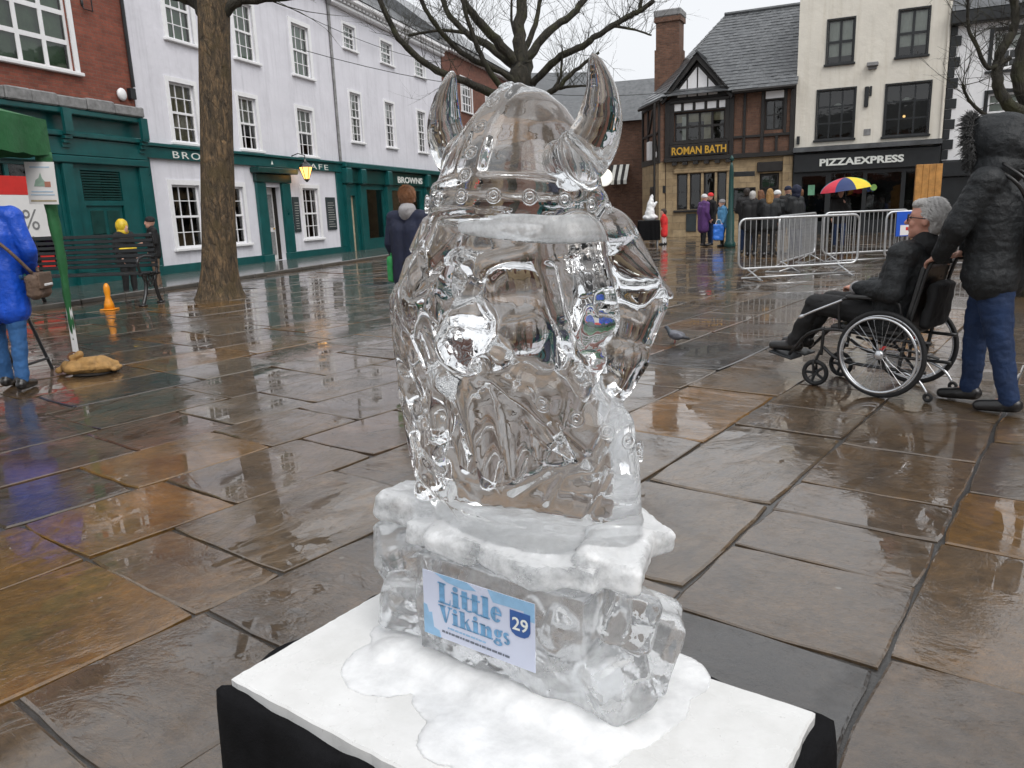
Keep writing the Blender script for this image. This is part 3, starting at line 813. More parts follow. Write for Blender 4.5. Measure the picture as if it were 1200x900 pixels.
MB().bbox(10.15, 21.4, -.3, -.032, 3.22, 3.42, .03).build('cornice', M['teal'], b2)
for x in (10.35, 11.55, 13.95, 18.25, 21.1):
    MB().bbox(x-.16, x+.16, -.20, -.031, .0, 2.60, .012).bbox(x-.2, x+.2, -.34, -.031, 2.62, 3.21, .04).build('pilaster', M['teal'], b2)
lettering(b2, 'BROWNS', 15.0, 2.78, .36, M['letter'], y=-.15, width=2.75, bold=.012)
for k, (a, b, c, d) in enumerate(shop2[1:]):
    swn = MB().box(a, b, .07, .08, c, d).build('shop_window', M['pane'], b2)
    MB().bbox(a+.15, a+(b-a)*.5, .16, .20, c+.9, d-.12, .01).build('red_display_card', M['red'], swn)
    MB().bbox(a+(b-a)*.55, b-.1, .2, .24, c+.2, d-.3, .01).build('display_card', M['curtain'], swn)
    MB().bbox(a+.12, a+(b-a)*.62, .15, .16, c+.12, c+.75, .004).build('display_card', M['poster'], swn)
MB().box(10.5, 11.2, .10, .14, .05, 2.2).build('door', M['curtain'], b2)
co2 = MB().bbox(10.25, 21.42, -.22, .04, 8.98, 9.12, .03).bbox(10.25, 21.42, -.42, .04, 9.22, 9.42, .04)
co2.build('cornice', M['paint_white'], b2)
dm = MB().box(0, .16, -.30, .0, 9.125, 9.215).mesh('dentil', M['paint_white'])
for k in range(36): link('dentil', dm, b2, (10.4+k*.305, 0, 0))
pitched(b2, 10.25, 21.4, .0, 9.5, 9.42, 13.0, M['slate2'], over=.45)

# ================================================================== brick town house beyond (21.4 to 34)
b3 = front('brick_town_house', L0, LANG, 'brown brick town house with white sash windows beyond the white buildings, behind the horned helmet', 'building')
t3 = [(24.2, 25.9, 6.75, 8.45), (28.4, 30.1, 6.75, 8.45)]; m3 = [(24.2, 25.9, 3.6, 5.6), (28.4, 30.1, 3.6, 5.6)]
wall('wall', b3, 21.45, 34, 0, 9.5, t3+m3, M['brick_dark'])
for a, b, c, d in t3+m3: sash(b3, a, b, c, d, 4, 4, M['paint_white'], arch=.1, blind='blind', bh=.3, bar=.05)
MB().box(21.45, 34, .65, 8, 0, 9.5).build('shell', M['brick_dark'], b3)
MB().bbox(21.45, 34.1, -.35, .05, 9.5, 9.85, .05).build('cornice', M['stone_grey'], b3)
for k in range(30): link('dentil', dm, b3, (21.6+k*.41, 0, .28))
pitched(b3, 21.45, 34, .0, 8.5, 9.85, 13.4, M['slate2'], over=.4)

# ================================================================== half-timbered pub
b4 = front('half_timbered_pub', R0, RANG, 'half-timbered brick and stone pub with slate roof, gable and gold lettered sign', 'building')
gw4 = [(-1.38, .72, 1.15, 2.66), (.98, 1.86, 1.1, 1.92), (2.05, 2.82, .02, 2.5)]
wall('stone_wall', b4, -1.85, 3.34, 0, 3.18, gw4, M['ashlar'], .15)
up4 = [(-1.48, .60, 3.98, 5.14), (2.2, 2.88, 4.18, 5.34)]
wall('brick_wall', b4, -1.85, 3.34, 3.2, 5.9, up4, M['brick_pub'], .10, y=-.05)
MB().box(-1.84, 3.33, .75, 8, 0, 5.85).build('shell', M['brick_pub'], b4)
# canted left side of the pub
sa = math.atan2(36.3-34.42, 5.3-6.95)
side = MB(Matrix.Translation((-1.85, 0, 0)) @ Matrix.Rotation(R(118), 4, 'Z'))
side.box(0, 3.3, .001, .25, 3.2, 5.75); side.build('side_brick_wall', M['brick_pub'], b4)
TS = Matrix.Translation((-1.85, 0, 0)) @ Matrix.Rotation(R(118), 4, 'Z')
MB(TS).box(0.02, 3.3, .03, .3, 0, 3.19).build('side_stone_wall', M['ashlar'], b4)
for xa, xb, za, zb in ((0, 3.35, 3.15, 3.4), (0, 3.35, 5.55, 5.8), (0, .16, 3.4, 5.55), (1.0, 1.12, 3.4, 5.55), (2.1, 2.22, 3.4, 5.55), (3.15, 3.3, 3.4, 5.55), (.16, 3.15, 4.4, 4.5)):
    MB(TS).bbox(xa, xb, .25, .33, za, zb, .01).build('timber', M['timber'], b4)
MB(TS).prism([(.2, 3.5), (.32, 3.4), (1.0, 4.3), (.9, 4.4)], .25, .32).build('timber', M['timber'], b4)
MB(TS).prism([(1.2, 5.45), (1.3, 5.55), (2.1, 4.6), (2.02, 4.5)], .25, .32).build('timber', M['timber'], b4)
MB(TS).bbox(.9, 1.5, .29, .36, .05, 2.2, .01).build('side_door', M['near_black'], b4)
MB(TS).bbox(1.1, 1.55, .34, .5, 3.35, 4.15, .02).build('hanging_lamp', M['paint_white'], b4)
MB(TS).bbox(.3, .55, .33, .36, 3.42, 3.65, .01).build('notice', M['paint_white'], b4)
MB().tube([(-2.25, -.42, 0.1), (-2.25, -.42, 5.6)], .05).build('downpipe', M['timber'], b4)
# timbers of the front: each one a piece
def beam(xa, xb, za, zb, y=-.052, t=.07): MB().bbox(xa, xb, y-t, y, za, zb, .012).build('timber', M['timber'], b4)
for a in ((-1.9, 3.36, 3.16, 3.34, -.053, .12), (.82, 3.34, 5.68, 5.84), (.80, .98, 3.34, 5.68), (-1.88, -1.66, 3.34, 5.68), (3.16, 3.34, 3.34, 5.68),
          (1.34, 1.45, 3.34, 5.68), (2.04, 2.17, 3.34, 5.68), (.98, 2.04, 3.94, 4.04), (2.17, 3.16, 3.94, 4.05), (2.91, 3.03, 4.05, 5.68), (2.62, 2.72, 3.34, 3.94),
          (-1.66, .80, 3.86, 3.97, -.053, .10), (-1.66, .80, 5.15, 5.22), (-1.66, .80, 5.52, 5.64, -.053, .12), (-1.66, -1.49, 3.97, 5.52), (.62, .80, 3.97, 5.52)):
    beam(*a)
for k in range(5): beam(-1.66+k*.485-(.03 if k else 0), -1.66+k*.485+.07, 5.22, 5.52, -.056, .05)
for k in range(5): MB().box(-1.6+k*.485+.03, -1.6+k*.485+.40, -.075, -.055, 5.23, 5.51).build('white_panel', M['paint_white'], b4)
MB().box(2.2, 2.9, -.075, -.055, 5.38, 5.67).build('white_panel', M['paint_white'], b4)
# big mullioned window
sash(b4, -1.48, .60, 3.98, 5.14, 4, 2, M['timber'], y=-.05, arch=0, sill=False, split=False, bar=.09, blind='curtain', bh=.3)
sash(b4, 2.2, 2.88, 4.18, 5.34, 2, 2, M['timber'], y=-.05, arch=.05, sill=False, split=False, bar=.05)
MB().bbox(-1.2, -1.0, .12, .14, 4.05, 5.0, .003).build('curtain', M['blind'], b4)
MB().bbox(-.28, .02, .12, .14, 4.05, 5.1, .003).build('curtain', M['curtain'], b4)
# sign board
sb = MB().bbox(-1.66, .78, -.19, -.122, 3.36, 3.85, .02).build('sign_board', M['timber'], b4)
lettering(sb, 'ROMAN BATH', -1.58, 3.45, .42, M['gold'], y=-.2, width=2.28, bold=.012, ext=.012)
# gable
MB().prism([(-1.78, 5.66), (.72, 5.66), (-.53, 7.1)], -.10, -.055).build('gable_board', M['timber'], b4)
gx = -.53
for xa, xb in ((-1.35, -.98), (-.92, -.56), (-.50, -.14), (-.08, .29)):
    def top(x): return 5.72 + (1.25-abs(x-gx))*1.14 - .22
    za, zb = max(5.80, top(xa)), max(5.80, top(xb))
    xm = (xa+xb)/2
    MB().prism([(xa, 5.76), (xb, 5.76), (xb, zb), (xa, za)], -.125, -.101).build('white_panel', M['paint_white'], b4)
for sgn in (-1, 1):
    MB().prism([(gx, 7.42), (gx, 7.14), (gx+sgn*1.42, 5.52), (gx+sgn*1.52, 5.70)], -.34, -.22).build('bargeboard', M['timber'], b4)
# dormer roof and main roof with courses of slates
def slate_slope(name, parent, p00, p10, p01, p11, rows, cols, mat, seed=1, lift=.02):
    """quad slope p00-p10 eave, p01-p11 ridge, tiled with single slates in one mesh"""
    p00, p10, p01, p11 = map(Vector, (p00, p10, p01, p11))
    nrm = (p10-p00).cross(p01-p00).normalized()
    if nrm.z < 0: nrm = -nrm
    g_ = MB(); r_ = random.Random(seed)
    g_.add([p00-nrm*.01, p10-nrm*.01, p11-nrm*.01, p01-nrm*.01], [(0, 1, 2, 3)])
    for j in range(rows):
        f0, f1 = j/rows, (j+1.15)/rows
        f1 = min(f1, 1.0)
        for i in range(-1, cols):
            a, b = (i+.5*(j % 2))/cols, (i+.5*(j % 2)+.965)/cols
            a, b = max(0, a), min(1, b)
            if b-a < .2/cols: continue
            def P(u, v): return (p00*(1-u)+p10*u)*(1-v) + (p01*(1-u)+p11*u)*v
            h0, h1 = lift*(1+r_.uniform(-.4, .5)), lift*.15
            q0, q1, q2, q3 = P(a, f0)+nrm*h0, P(b, f0)+nrm*h0, P(b, f1)+nrm*h1, P(a, f1)+nrm*h1
            g_.m = r_.choice([0, 0, 1])
            g_.add([q0, q1, q2, q3, P(a, f0), P(b, f0)], [(0, 1, 2, 3), (4, 5, 1, 0)])
    o = g_.build(name, [mat, M['lead']], parent)
    return tag(o, kind='stuff')
RY = 4.2
rf = MB().add([(-.2, RY, 9.62), (3.4, RY, 9.62), (3.4, 8.2, 5.8), (-3.2, 8.2, 5.8), (-3.6, 2.2, 5.75), (-1.95, -.45, 5.78), (3.4, -.45, 5.78)],
              [(0, 1, 2, 3), (0, 3, 4)]).build('roof', M['slate2'], b4)
slate_slope('slates', rf, (-1.95, -.45, 5.80), (3.42, -.45, 5.80), (-.25, RY, 9.64), (3.42, RY, 9.64), 26, 22, M['slate2'], 2)
slate_slope('slates', rf, (-3.75, 2.4, 5.78), (-1.95, -.45, 5.80), (-.25, RY, 9.64), (-.25, RY, 9.64), 22, 12, M['slate2'], 3)
slate_slope('slates', rf, (gx-1.5, -.4, 5.62), (gx-1.5, 1.2, 5.62), (gx, -.4, 7.42), (gx, 2.2, 7.42), 12, 8, M['slate2'], 4)
slate_slope('slates', rf, (gx+1.5, -.4, 5.62), (gx+1.5, 1.2, 5.62), (gx, -.4, 7.42), (gx, 2.2, 7.42), 12, 8, M['slate2'], 5)
MB().tube([(-.25, RY, 9.68), (3.4, RY, 9.68)], .09, 6).build('ridge', M['lead'], rf)
MB().tube([(gx, -.42, 7.46), (gx, 2.2, 7.46)], .06, 6).build('ridge', M['lead'], rf)
MB().tube([(.95, -.52, 5.72), (3.4, -.52, 5.74)], .07, 6).build('gutter', M['timber'], b4)
MB().tube([(-1.95, -.5, 5.70), (-3.7, 2.3, 5.68)], .07, 6).build('gutter', M['timber'], b4)
# chimney with oversailing courses
ch = MB().box(-3.0, -1.85, 2.4, 3.4, 5.2, 8.2).box(-2.95, -1.9, 2.45, 3.35, 8.2, 9.5)
ch.box(-3.02, -1.83, 2.38, 3.42, 9.35, 9.55)
cho = ch.build('chimney', M['brick_pub'], rf)
MB().bbox(-3.04, -1.81, 2.36, 3.44, 9.55, 9.85, .04).build('chimney_cap', M['stone_grey'], cho)
# stone mullion windows below, sill, door, boards
for xa, xb in ((-1.38, -.92), (-.82, -.36), (-.22, .24), (.32, .72)):
    sash(b4, xa, xb, 1.15, 2.66, 1, 2, M['timber'], arch=0, sill=False, split=False, pane='pane_dark')
for x in (-.87, -.29, .28): MB().bbox(x-.05, x+.05, -.02, .10, 1.15, 2.66, .01).build('stone_mullion', M['ashlar'], b4)
MB().bbox(-1.5, .84, -.12, .0, 1.04, 1.14, .02).build('window_ledge', M['timber'], b4)
MB().bbox(-1.5, .84, -.08, .0, 2.68, 2.86, .02).build('lintel', M['ashlar'], b4)
sash(b4, .98, 1.86, 1.1, 1.92, 2, 1, M['timber'], arch=.05, split=False, pane='pane_dark', bar=.06)
MB().bbox(2.05, 2.82, .12, .16, .02, 2.5, .01).build('door', M['timber'], b4)
sash(b4, 2.1, 2.78, 1.9, 2.45, 2, 2, M['timber'], y=.0, arch=0, split=False, sill=False)
MB().bbox(1.95, 2.95, -.12, .0, 2.55, 2.95, .03).build('door_hood', M['timber'], b4)
MB().bbox(2.95, 3.33, -.10, -.001, 0, 3.14, .03).build('stone_pier', M['ashlar'], b4)
mb4 = MB().bbox(-.95, -.52, -.05, -.001, .22, .98, .01).build('menu_board', M['blackboard'], b4)
bk = MB().prism([(0, 3.02), (.2, 3.02), (.2, 3.15), (0, 3.15)], -.22, -.05).mesh('jetty_bracket', M['timber'])
for k in range(6): link('jetty_bracket', bk, b4, (-1.55+k*.45, 0, 0))
MB().bbox(-1.98, -1.85, -.06, .0, 1.9, 2.2, .01).build('meter_box', M['near_black'], b4)

# ================================================================== cream restaurant
b5 = front('cream_restaurant_building', R0, RANG, 'cream rendered restaurant with black framed windows over a dark shopfront', 'building')
h5 = [(4.42, 5.34, 6.44, 8.02), (6.86, 7.84, 6.44, 8.05), (4.16, 5.5, 3.66, 5.50), (6.58, 8.06, 3.62, 5.48)]
wall('wall', b5, 3.36, 8.56, 3.38, 9.6, h5, M['render_cream'], .16, y=-.08)
MB().box(3.36, 8.56, .70, 9, 0, 9.6).build('shell', M['render_cream'], b5)
sash(b5, 4.42, 5.34, 6.44, 8.02, 2, 2, M['near_black'], y=-.08, arch=.05, blind='blind', bh=.8, bar=.09, split=False)
sash(b5, 6.86, 7.84, 6.44, 8.05, 2, 2, M['near_black'], y=-.08, arch=.05, blind='blind', bh=.75, bar=.09, split=False)
sash(b5, 4.16, 5.5, 3.66, 5.50, 3, 3, M['near_black'], y=-.08, arch=.05, pane='pane', bar=.06, split=False)
sash(b5, 6.58, 8.06, 3.62, 5.48, 3, 3, M['near_black'], y=-.08, arch=.05, pane='pane', bar=.06, split=False)
for x, z in ((4.9, 4.9), (7.3, 4.9)):
    MB().lathe([(.16, 0), (.17, .06), (.05, .12)], 12, (x, .30, z)).build('room_lamp', M['blind'], b5)
MB().ell((7.25, .40, 4.35), (.05, .05, .05)).build('room_lamp', M['room_glow'], b5)
wall('shopfront', b5, 3.36, 8.56, 0, 3.2, [(3.7, 4.6, .5, 2.3), (4.8, 5.95, .02, 2.35), (6.1, 7.3, .5, 2.3), (7.45, 8.35, .5, 2.3)], M['near_black'], .12, y=-.10, room=.6)
for k, (a, b, c, d) in enumerate(((3.7, 4.6, .5, 2.3), (6.1, 7.3, .5, 2.3), (7.45, 8.35, .5, 2.3))): MB().box(a, b, -.02, -.01, c, d).build('shop_window', M['pane_dark'], b5)
MB().box(5.32, 5.40, -.05, .02, .02, 2.35).box(4.8, 5.95, -.03, -.02, .02, 2.35).build('door', M['pane_dark'], b5)
MB().bbox(3.4, 8.52, -.30, -.102, 2.45, 3.14, .015).build('fascia', M['near_black'], b5)
MB().prism([(3.36, 3.22), (8.56, 3.22), (8.56, 3.40), (3.36, 3.40)], -.5, -.08).build('ledge', M['lead'], b5)
lettering(b5, 'PIZZAEXPRESS', 4.34, 2.66, .36, M['letter'], y=-.33, width=2.98, bold=.014, ext=.012)
MB().bbox(5.85, 6.25, -.32, -.082, 6.2, 6.34, .02).bbox(5.9, 6.2, -.2, -.082, 6.1, 6.2, .01).build('floodlight', M['stone_grey'], b5)
MB().bbox(5.83, 5.98, -.16, -.082, 4.75, 5.5, .02).bbox(6.0, 6.08, -.14, -.082, 5.15, 5.5, .01).build('wall_box', M['near_black'], b5)
MB().bbox(5.88, 6.12, -.10, -.082, 3.72, 3.95, .005).build('vent', M['stone_grey'], b5)
MB().bbox(3.45, 3.56, -.2, -.082, 3.55, 3.85, .01).build('wall_light', M['near_black'], b5)
MB().tube([(8.5, -.12, 3.3), (8.5, -.12, 9.5)], .04).build('downpipe', M['render_cream'], b5)
MB().bbox(3.33, 8.58, -.2, 9, 9.6, 9.75, .03).build('parapet_coping', M['near_black'], b5)
nt_ = MB().box(3.95, 4.2, -.035, -.025, 1.55, 1.95).build('green_notice', simple('green_notice_print', (.15, .35, .22), .5), b5)
MB().lathe([(.12, 0), (.12, .01)], 16, (0, 0, 0)).build('round_sticker', simple('lime_sticker', (.25, .45, .12), .5), b5, loc=(6.35, -.03, 1.75), rot=(R(90), 0, 0))

# ================================================================== white building with black quoins, right edge
b6 = front('white_quoined_building', R0, RANG, 'white building with black corner stones and black window surrounds at the right edge', 'building')
h6 = [(9.95, 11.0, 5.72, 6.95), (9.95, 11.1, 3.6, 4.85), (12.6, 13.7, 5.72, 6.95), (12.6, 13.7, 3.6, 4.85)]
wall('wall', b6, 8.6, 16, 2.62, 7.3, h6, M['paint_white'], .14)
MB().box(8.6, 16, .7, 9, 0, 7.3).build('shell', M['paint_white'], b6)
for a, b, c, d in h6:
    sash(b6, a, b, c, d, 2, 4, M['paint_white'], arch=0, blind='blind', bh=.5)
    MB().box(a-.14, a-.01, -.04, -.002, c, d+.14).box(b+.01, b+.14, -.04, -.002, c, d+.14).box(a-.01, b+.01, -.04, -.002, d+.01, d+.14).box(a-.2, b+.2, -.09, -.002, c-.16, c-.08).build('window_surround', M['near_black'], b6)
for k in range(13):
    w = .34 if k % 2 else .2
    MB().bbox(8.58, 8.6+w, -.04, .0, 2.66+k*.36, 2.66+k*.36+.34, .01).build('quoin', M['near_black'], b6)
MB().bbox(8.62, 16, -.05, .0, 0, 2.0, .01).build('shopfront', M['near_black'], b6)
MB().bbox(8.6, 16, -.2, .0, 2.02, 2.58, .02).build('fascia', M['near_black'], b6)
MB().bbox(8.55, 16, -.4, .02, 7.3, 7.75, .04).build('eaves', M['near_black'], b6)
pitched(b6, 8.55, 16, 0, 9, 7.75, 11.5, M['lead'], over=.4)

# ================================================================== houses closing the lane between the rows
def far_house(name, label, x, y, ang, w, d, ze, zr, wallm, roofm, wins, chim=None):
    r_ = tag(empty(name, (x, y, 0), ang), label, 'building')
    wall('wall', r_, 0, w, 0, ze, wins, wallm)
    MB().add([(0, .66, 0), (w, .66, 0), (w, d, 0), (0, d, 0), (0, .66, ze), (w, .66, ze), (w, d, ze), (0, d, ze), (0, d/2, zr-.05), (w, d/2, zr-.05)],
             [(0, 1, 5, 4), (1, 2, 6, 9, 5), (2, 3, 7, 6), (3, 0, 4, 8, 7)]).build('shell', wallm, r_)
    MB().add([(0, 0, 0), (0, .66, 0), (0, .66, ze), (0, 0, ze)], [(0, 1, 2, 3)]).add([(w, 0, 0), (w, 0, ze), (w, .66, ze), (w, .66, 0)], [(0, 1, 2, 3)]).build('return_wall', wallm, r_)
    for a, b, c, d_ in wins: sash(r_, a, b, c, d_, 2, 2, M['paint_white'], arch=.06, split=False)
    rf_ = pitched(r_, -.15, w+.15, 0, d, ze, zr, roofm, over=.3)
    if chim: MB().box(chim-.4, chim+.4, d/2-.3, d/2+.3, zr-.8, zr+1.4).build('chimney', wallm, rf_)
    return r_
far_house('lane_house', 'brick house with pale slate roof far down the lane, between tree and helmet horn', 1.2, 52, R(8), 5.6, 8, 8.0, 10.6, M['brick_dark'], M['lead'], [(1, 2, 4, 5.6), (3.5, 4.5, 4, 5.6)])
far_house('pub_wing', 'low dark brick wing with slate roof adjoining the left side of the pub', 5.2, 41.2, R(-18), 4.0, 6, 5.6, 8.0, M['brick_pub'], M['slate2'], [])
far_house('corner_shop', 'stone lane shop beyond the pub with striped awning', 3.3, 44.5, R(-8), 3.4, 7, 5.2, 7.6, M['ashlar'], M['slate2'], [(.6, 1.4, 3.2, 4.4)])
# ================================================================== other sides of the square: unseen terraces added to darken reflections in ice and glass
def terrace(label, x, y, ang, w, h, mat, step=3.2):
    r_ = tag(empty('unseen_terrace', (x, y, 0), ang), label, 'building')
    holes = [(a, a+1.1, z, z+1.7) for z in (3.9, 6.6) for a in [1+step*k for k in range(int((w-2)/step))]]
    wall('wall', r_, 0, w, 3.2, h, holes, mat)
    wall('shopfront', r_, 0, w, 0, 3.2, [(1+step*k, 1+step*k+2.3, .6, 2.5) for k in range(int((w-2)/step))], M['near_black'])
    MB().box(0, w, .7, 8, 0, h).build('shell', mat, r_)
    for a, b, c, d in holes: sash(r_, a, b, c, d, 3, 4, M['paint_white'], arch=.08)
    pitched(r_, 0, w, 0, 8, h, h+3.2, M['slate2'])
terrace('long unseen brick terrace behind the viewer, added to darken reflections in the ice', 28, -26, R(180), 50, 8.4, M['brick_dark'])
terrace('unseen brick terrace along the right side of the square, added to darken reflections in the windows', 21, 22, R(-92), 34, 8.8, M['brick_dark'])
# ================================================================== ice sculpture on its draped stand
ICE_O, ICE_A, TOPZ = (.0376, 1.3733), R(-36.2), .48
st_ = tag(empty('display_stand', (ICE_O[0], ICE_O[1], 0), ICE_A), 'low stand with white board top and black cloth skirt under the ice sculpture', 'stand')
def board_mat():
    ma, t, b = new_mat('scuffed_white_board'); co = N(t, 'TexCoord')
    def tex(sc, d=7.0, r_=.7, dist=0.0):
        n = N(t, 'TexNoise', Scale=sc, Detail=d, Roughness=r_, Distortion=dist); t.links.new(co.outputs['Object'], n.inputs['Vector']); return n.outputs['Fac']
    c = ramp(t, tex(3.2), [(.3, (.60, .60, .585)), (.6, (.74, .74, .735))])
    sc = ramp(t, tex(34.0, 4.0, .8, 2.5), [(.28, (.42, .40, .37)), (.345, (1, 1, 1))])
    t.links.new(mix(t, .75, c.outputs[0], sc.outputs[0], 'MULTIPLY'), b.inputs['Base Color'])
    rr_ = ramp(t, tex(4.5, 5.0, .6), [(.42, (.05,)*3), (.55, (.4,)*3)]); t.links.new(rr_.outputs[0], b.inputs['Roughness'])
    bp = N(t, 'Bump', Strength=.5, Distance=.004); t.links.new(tex(14.0, 5.0, .6), bp.inputs['Height']); t.links.new(bp.outputs[0], b.inputs['Normal'])
    return ma
bdm = MB()
nx = 40
ring = []
rbd = random.Random(2)
for (ax, ay, bx, by) in ((-.492, -.374, .492, -.374), (.492, -.374, .492, .133), (.492, .133, -.492, .133), (-.492, .133, -.492, -.374)):
    for k in range(nx):
        f = k/nx; ring.append((ax+(bx-ax)*f+rbd.uniform(-.0012, .0012), ay+(by-ay)*f+rbd.uniform(-.0012, .0012)))
nr = len(ring); vs = []
for z, i_ in ((TOPZ-.032, 0), (TOPZ-.004, 0), (TOPZ, .004)):
    for (x, y) in ring: vs.append((x*(1-i_*2), (y+.12)*(1-i_*4)-.12, z+(noise.noise(Vector((x*5, y*5, 0)))*.0012 if z == TOPZ else 0)))
fs = [tuple(range(nr-1, -1, -1)), tuple(range(2*nr, 3*nr))]
for l_ in range(2):
    for k in range(nr): fs.append((l_*nr+k, l_*nr+(k+1) % nr, l_*nr+nr+(k+1) % nr, l_*nr+nr+k))
bd = bdm.add(vs, fs).build('white_board', board_mat(), st_)
# cloth skirt: closed ring of folds, turned in over the top edge
def skirt(x0, x1, y0, y1, ztop, zbot, nper=260, out=.03, amp=.016, seed=4):
    pts = []
    P = [(x0, y0), (x1, y0), (x1, y1), (x0, y1)]
    per = [0]
    for k in range(4):
        a, b = P[k], P[(k+1) % 4]; per.append(per[-1]+math.hypot(b[0]-a[0], b[1]-a[1]))
    L = per[-1]
    def at_s(s):
        s %= L
        for k in range(4):
            if s <= per[k+1]:
                a, b = P[k], P[(k+1) % 4]; f = (s-per[k])/(per[k+1]-per[k])
                return a[0]+(b[0]-a[0])*f, a[1]+(b[1]-a[1])*f
    rings = [(-.05, ztop-.020, 0), (out*.55, ztop-.006, .3), (out*.9, ztop-.014, .4), (out, ztop-.05, .5), (out*1.1, ztop-.14, .6), (out*1.25, ztop-.28, 1.0), (out*1.45, zbot+.004, 1.3)]
    vs, fs = [], []
    for o_, z, am in rings:
        for k in range(nper):
            s = L*k/nper
            ax, ay = at_s(s-.03); bx, by = at_s(s+.03); cx, cy_ = at_s(s)
            tx, ty = bx-ax, by-ay; l = math.hypot(tx, ty) or 1
            nx, ny = ty/l, -tx/l
            w = noise.noise(Vector((s*7.0, z*.8, seed)))*.6 + math.sin(s*31+3*noise.noise(Vector((s*2.2, 0, seed))))*.5
            d = o_ + am*amp*w
            sag = .016*noise.noise(Vector((s*11, 3.3, seed))) if z > ztop-.03 else 0
            vs.append((cx+nx*d, cy_+ny*d, z+sag))
    for i in range(len(rings)-1):
        for k in range(nper):
            j = (k+1) % nper
            fs.append((i*nper+k, i*nper+j, i*nper+nper+j, i*nper+nper+k))
    return MB().add(vs, fs)
M['black_cloth'] = simple('black_cloth', (.006, .006, .007), .9, .4, 30, .3, 200, spec=.15)
skirt(-.492, .492, -.374, .133, TOPZ-.012, 0, amp=.03).build('cloth_skirt', M['black_cloth'], st_, smooth=True)
MB().box(-.47, .47, -.35, .11, .02, TOPZ-.034).build('crate', M['near_black'], st_)

ice = tag(empty('ice_sculpture', (*ICE_O, TOPZ), ICE_A), 'large clear ice bust of a bearded warrior in a horned helmet, in the foreground', 'ice sculpture')
T0 = Matrix.Translation((0, 0, -TOPZ))
CX = -.018
# ---- helmet, tipped back a little
TH = T0 @ Matrix.Translation((CX, 0, 1.36)) @ Matrix.Rotation(R(-9), 4, 'X') @ Matrix.Diagonal((.87, .87, .95, 1)) @ Matrix.Translation((0, 0, -1.36))
hm = MB(TH)
prof = [(.03, 1.345), (.168, 1.345), (.168, 1.39), (.160, 1.42), (.143, 1.46), (.118, 1.503), (.084, 1.545), (.048, 1.572), (.014, 1.582)]
hm.lathe(prof, 56, sx=1.03, sy=.97)
def dome(theta, phi):      # point and normal on the dome: theta round, phi 0..1 from brim to crown
    i = 2+phi*(len(prof)-3.001); k = int(i); f = i-k
    r = prof[k][0]*(1-f)+prof[k+1][0]*f; z = prof[k][1]*(1-f)+prof[k+1][1]*f
    dr = prof[k+1][0]-prof[k][0]; dz = prof[k+1][1]-prof[k][1]; l = math.hypot(dr, dz)
    n = Vector((math.cos(theta)*dz/l, math.sin(theta)*dz/l, -dr/l))
    return Vector((r*1.03*math.cos(theta), r*.97*math.sin(theta), z)), n
# crest bands over the crown, front to back and side to side, built of flat bars
for th, wd in ((-math.pi/2, .034), (math.pi/2, .034)):
    for side_ in (-1, 0, 1):
        pts = []
        for k in range(15):
            p, n = dome(th, k/14*.93)
            w = Vector((1, 0, 0))
            pts.append(p + n*(.002-.004*(k/14)**3) + w*side_*wd*.62*(1-.45*(k/14)**2))
        hm.tube(pts, [(.011 if side_ == 0 else .0125)*(1-.3*(q_/14)**2) for q_ in range(15)], 8)
hm.lathe([(.14, 1.322), (.170, 1.324), (.178, 1.333), (.179, 1.362), (.178, 1.386), (.172, 1.393), (.14, 1.394)], 64, sx=1.03, sy=.98)
hm.torus((0, 0, 1.391), .172, .0075, n=64)
hm.torus((0, 0, 1.330), .174, .008, n=64)
def displace(fn):
    """fn(co, normal) -> new co, for every vertex"""
    def f(me):
        cn = [(v.co.copy(), v.normal.copy()) for v in me.vertices]
        flat_ = []
        for c, n in cn: flat_.extend(fn(c, n))
        me.vertices.foreach_set('co', flat_); me.update()
    return f
def wobble(amp, sc, seed=0.0):
    def f(c, n):
        p = c*sc
        d = noise.noise(Vector((p.x+seed, p.y, p.z)))*amp + noise.noise(Vector((p.x*2.7, p.y*2.7+seed, p.z*2.7)))*amp*.4
        return c + n*d
    return displace(f)
helmet = ice
# rivet rings
rv = MB().torus((0, 0, 0), .0105, .0032, n=20, k=8).ell((0, 0, 0), (.0055, .0055, .004), n=10, m=6).mesh('rivet', M['ice'], True)
def rivet(p, n, parent, s=1.0):
    q = Vector(n).to_track_quat('Z', 'Y').to_euler()
    link('rivet', rv, parent, p, q, (s, s, s))
R3 = TH.to_3x3()
for phi in (.03, .22, .41, .60, .78):
    p, n = dome(-math.pi/2, phi)
    rivet(TH @ (p+n*(.0125-.006*phi**2)), R3 @ n, helmet)
for k in range(18):
    th = -math.pi/2 + math.pi*2*k/18
    n = Vector((math.cos(th), math.sin(th), .0))
    rivet(TH @ Vector((.1855*1.03*math.cos(th), .1855*.98*math.sin(th), 1.362)), R3 @ n, helmet, .95)
# ---- horns
def horn(pts, rad, name='horn'):
    P = [Vector(p) for p in pts]; out, rr_ = [], []
    n = 26
    for i in range(n+1):
        t = i/n*(len(P)-1); k = min(int(t), len(P)-2); f = t-k
        a, b = P[k], P[k+1]; p0 = P[max(0, k-1)]; p3 = P[min(len(P)-1, k+2)]
        q = .5*((2*a)+(b-p0)*f+(2*p0-5*a+4*b-p3)*f*f+(3*a-p0-3*b+p3)*f**3)
        out.append(q); u = i/n
        rr_.append(rad*(1-u**2.2)**.85*(1+.06*math.sin(u*3.0)) + .002)
    h_ = MB(T0).tube(out, rr_, 20, flat=(1.0, .82))
    return fuse(h_, name, M['ice'], ice, voxel=.0042, smooth=3, post=wobble(.0012, 30, 3.0))
horn([(CX+.088, .0, 1.425), (CX+.132, -.005, 1.440), (CX+.164, -.005, 1.485), (CX+.168, 0, 1.540), (CX+.150, .005, 1.602)], .050)
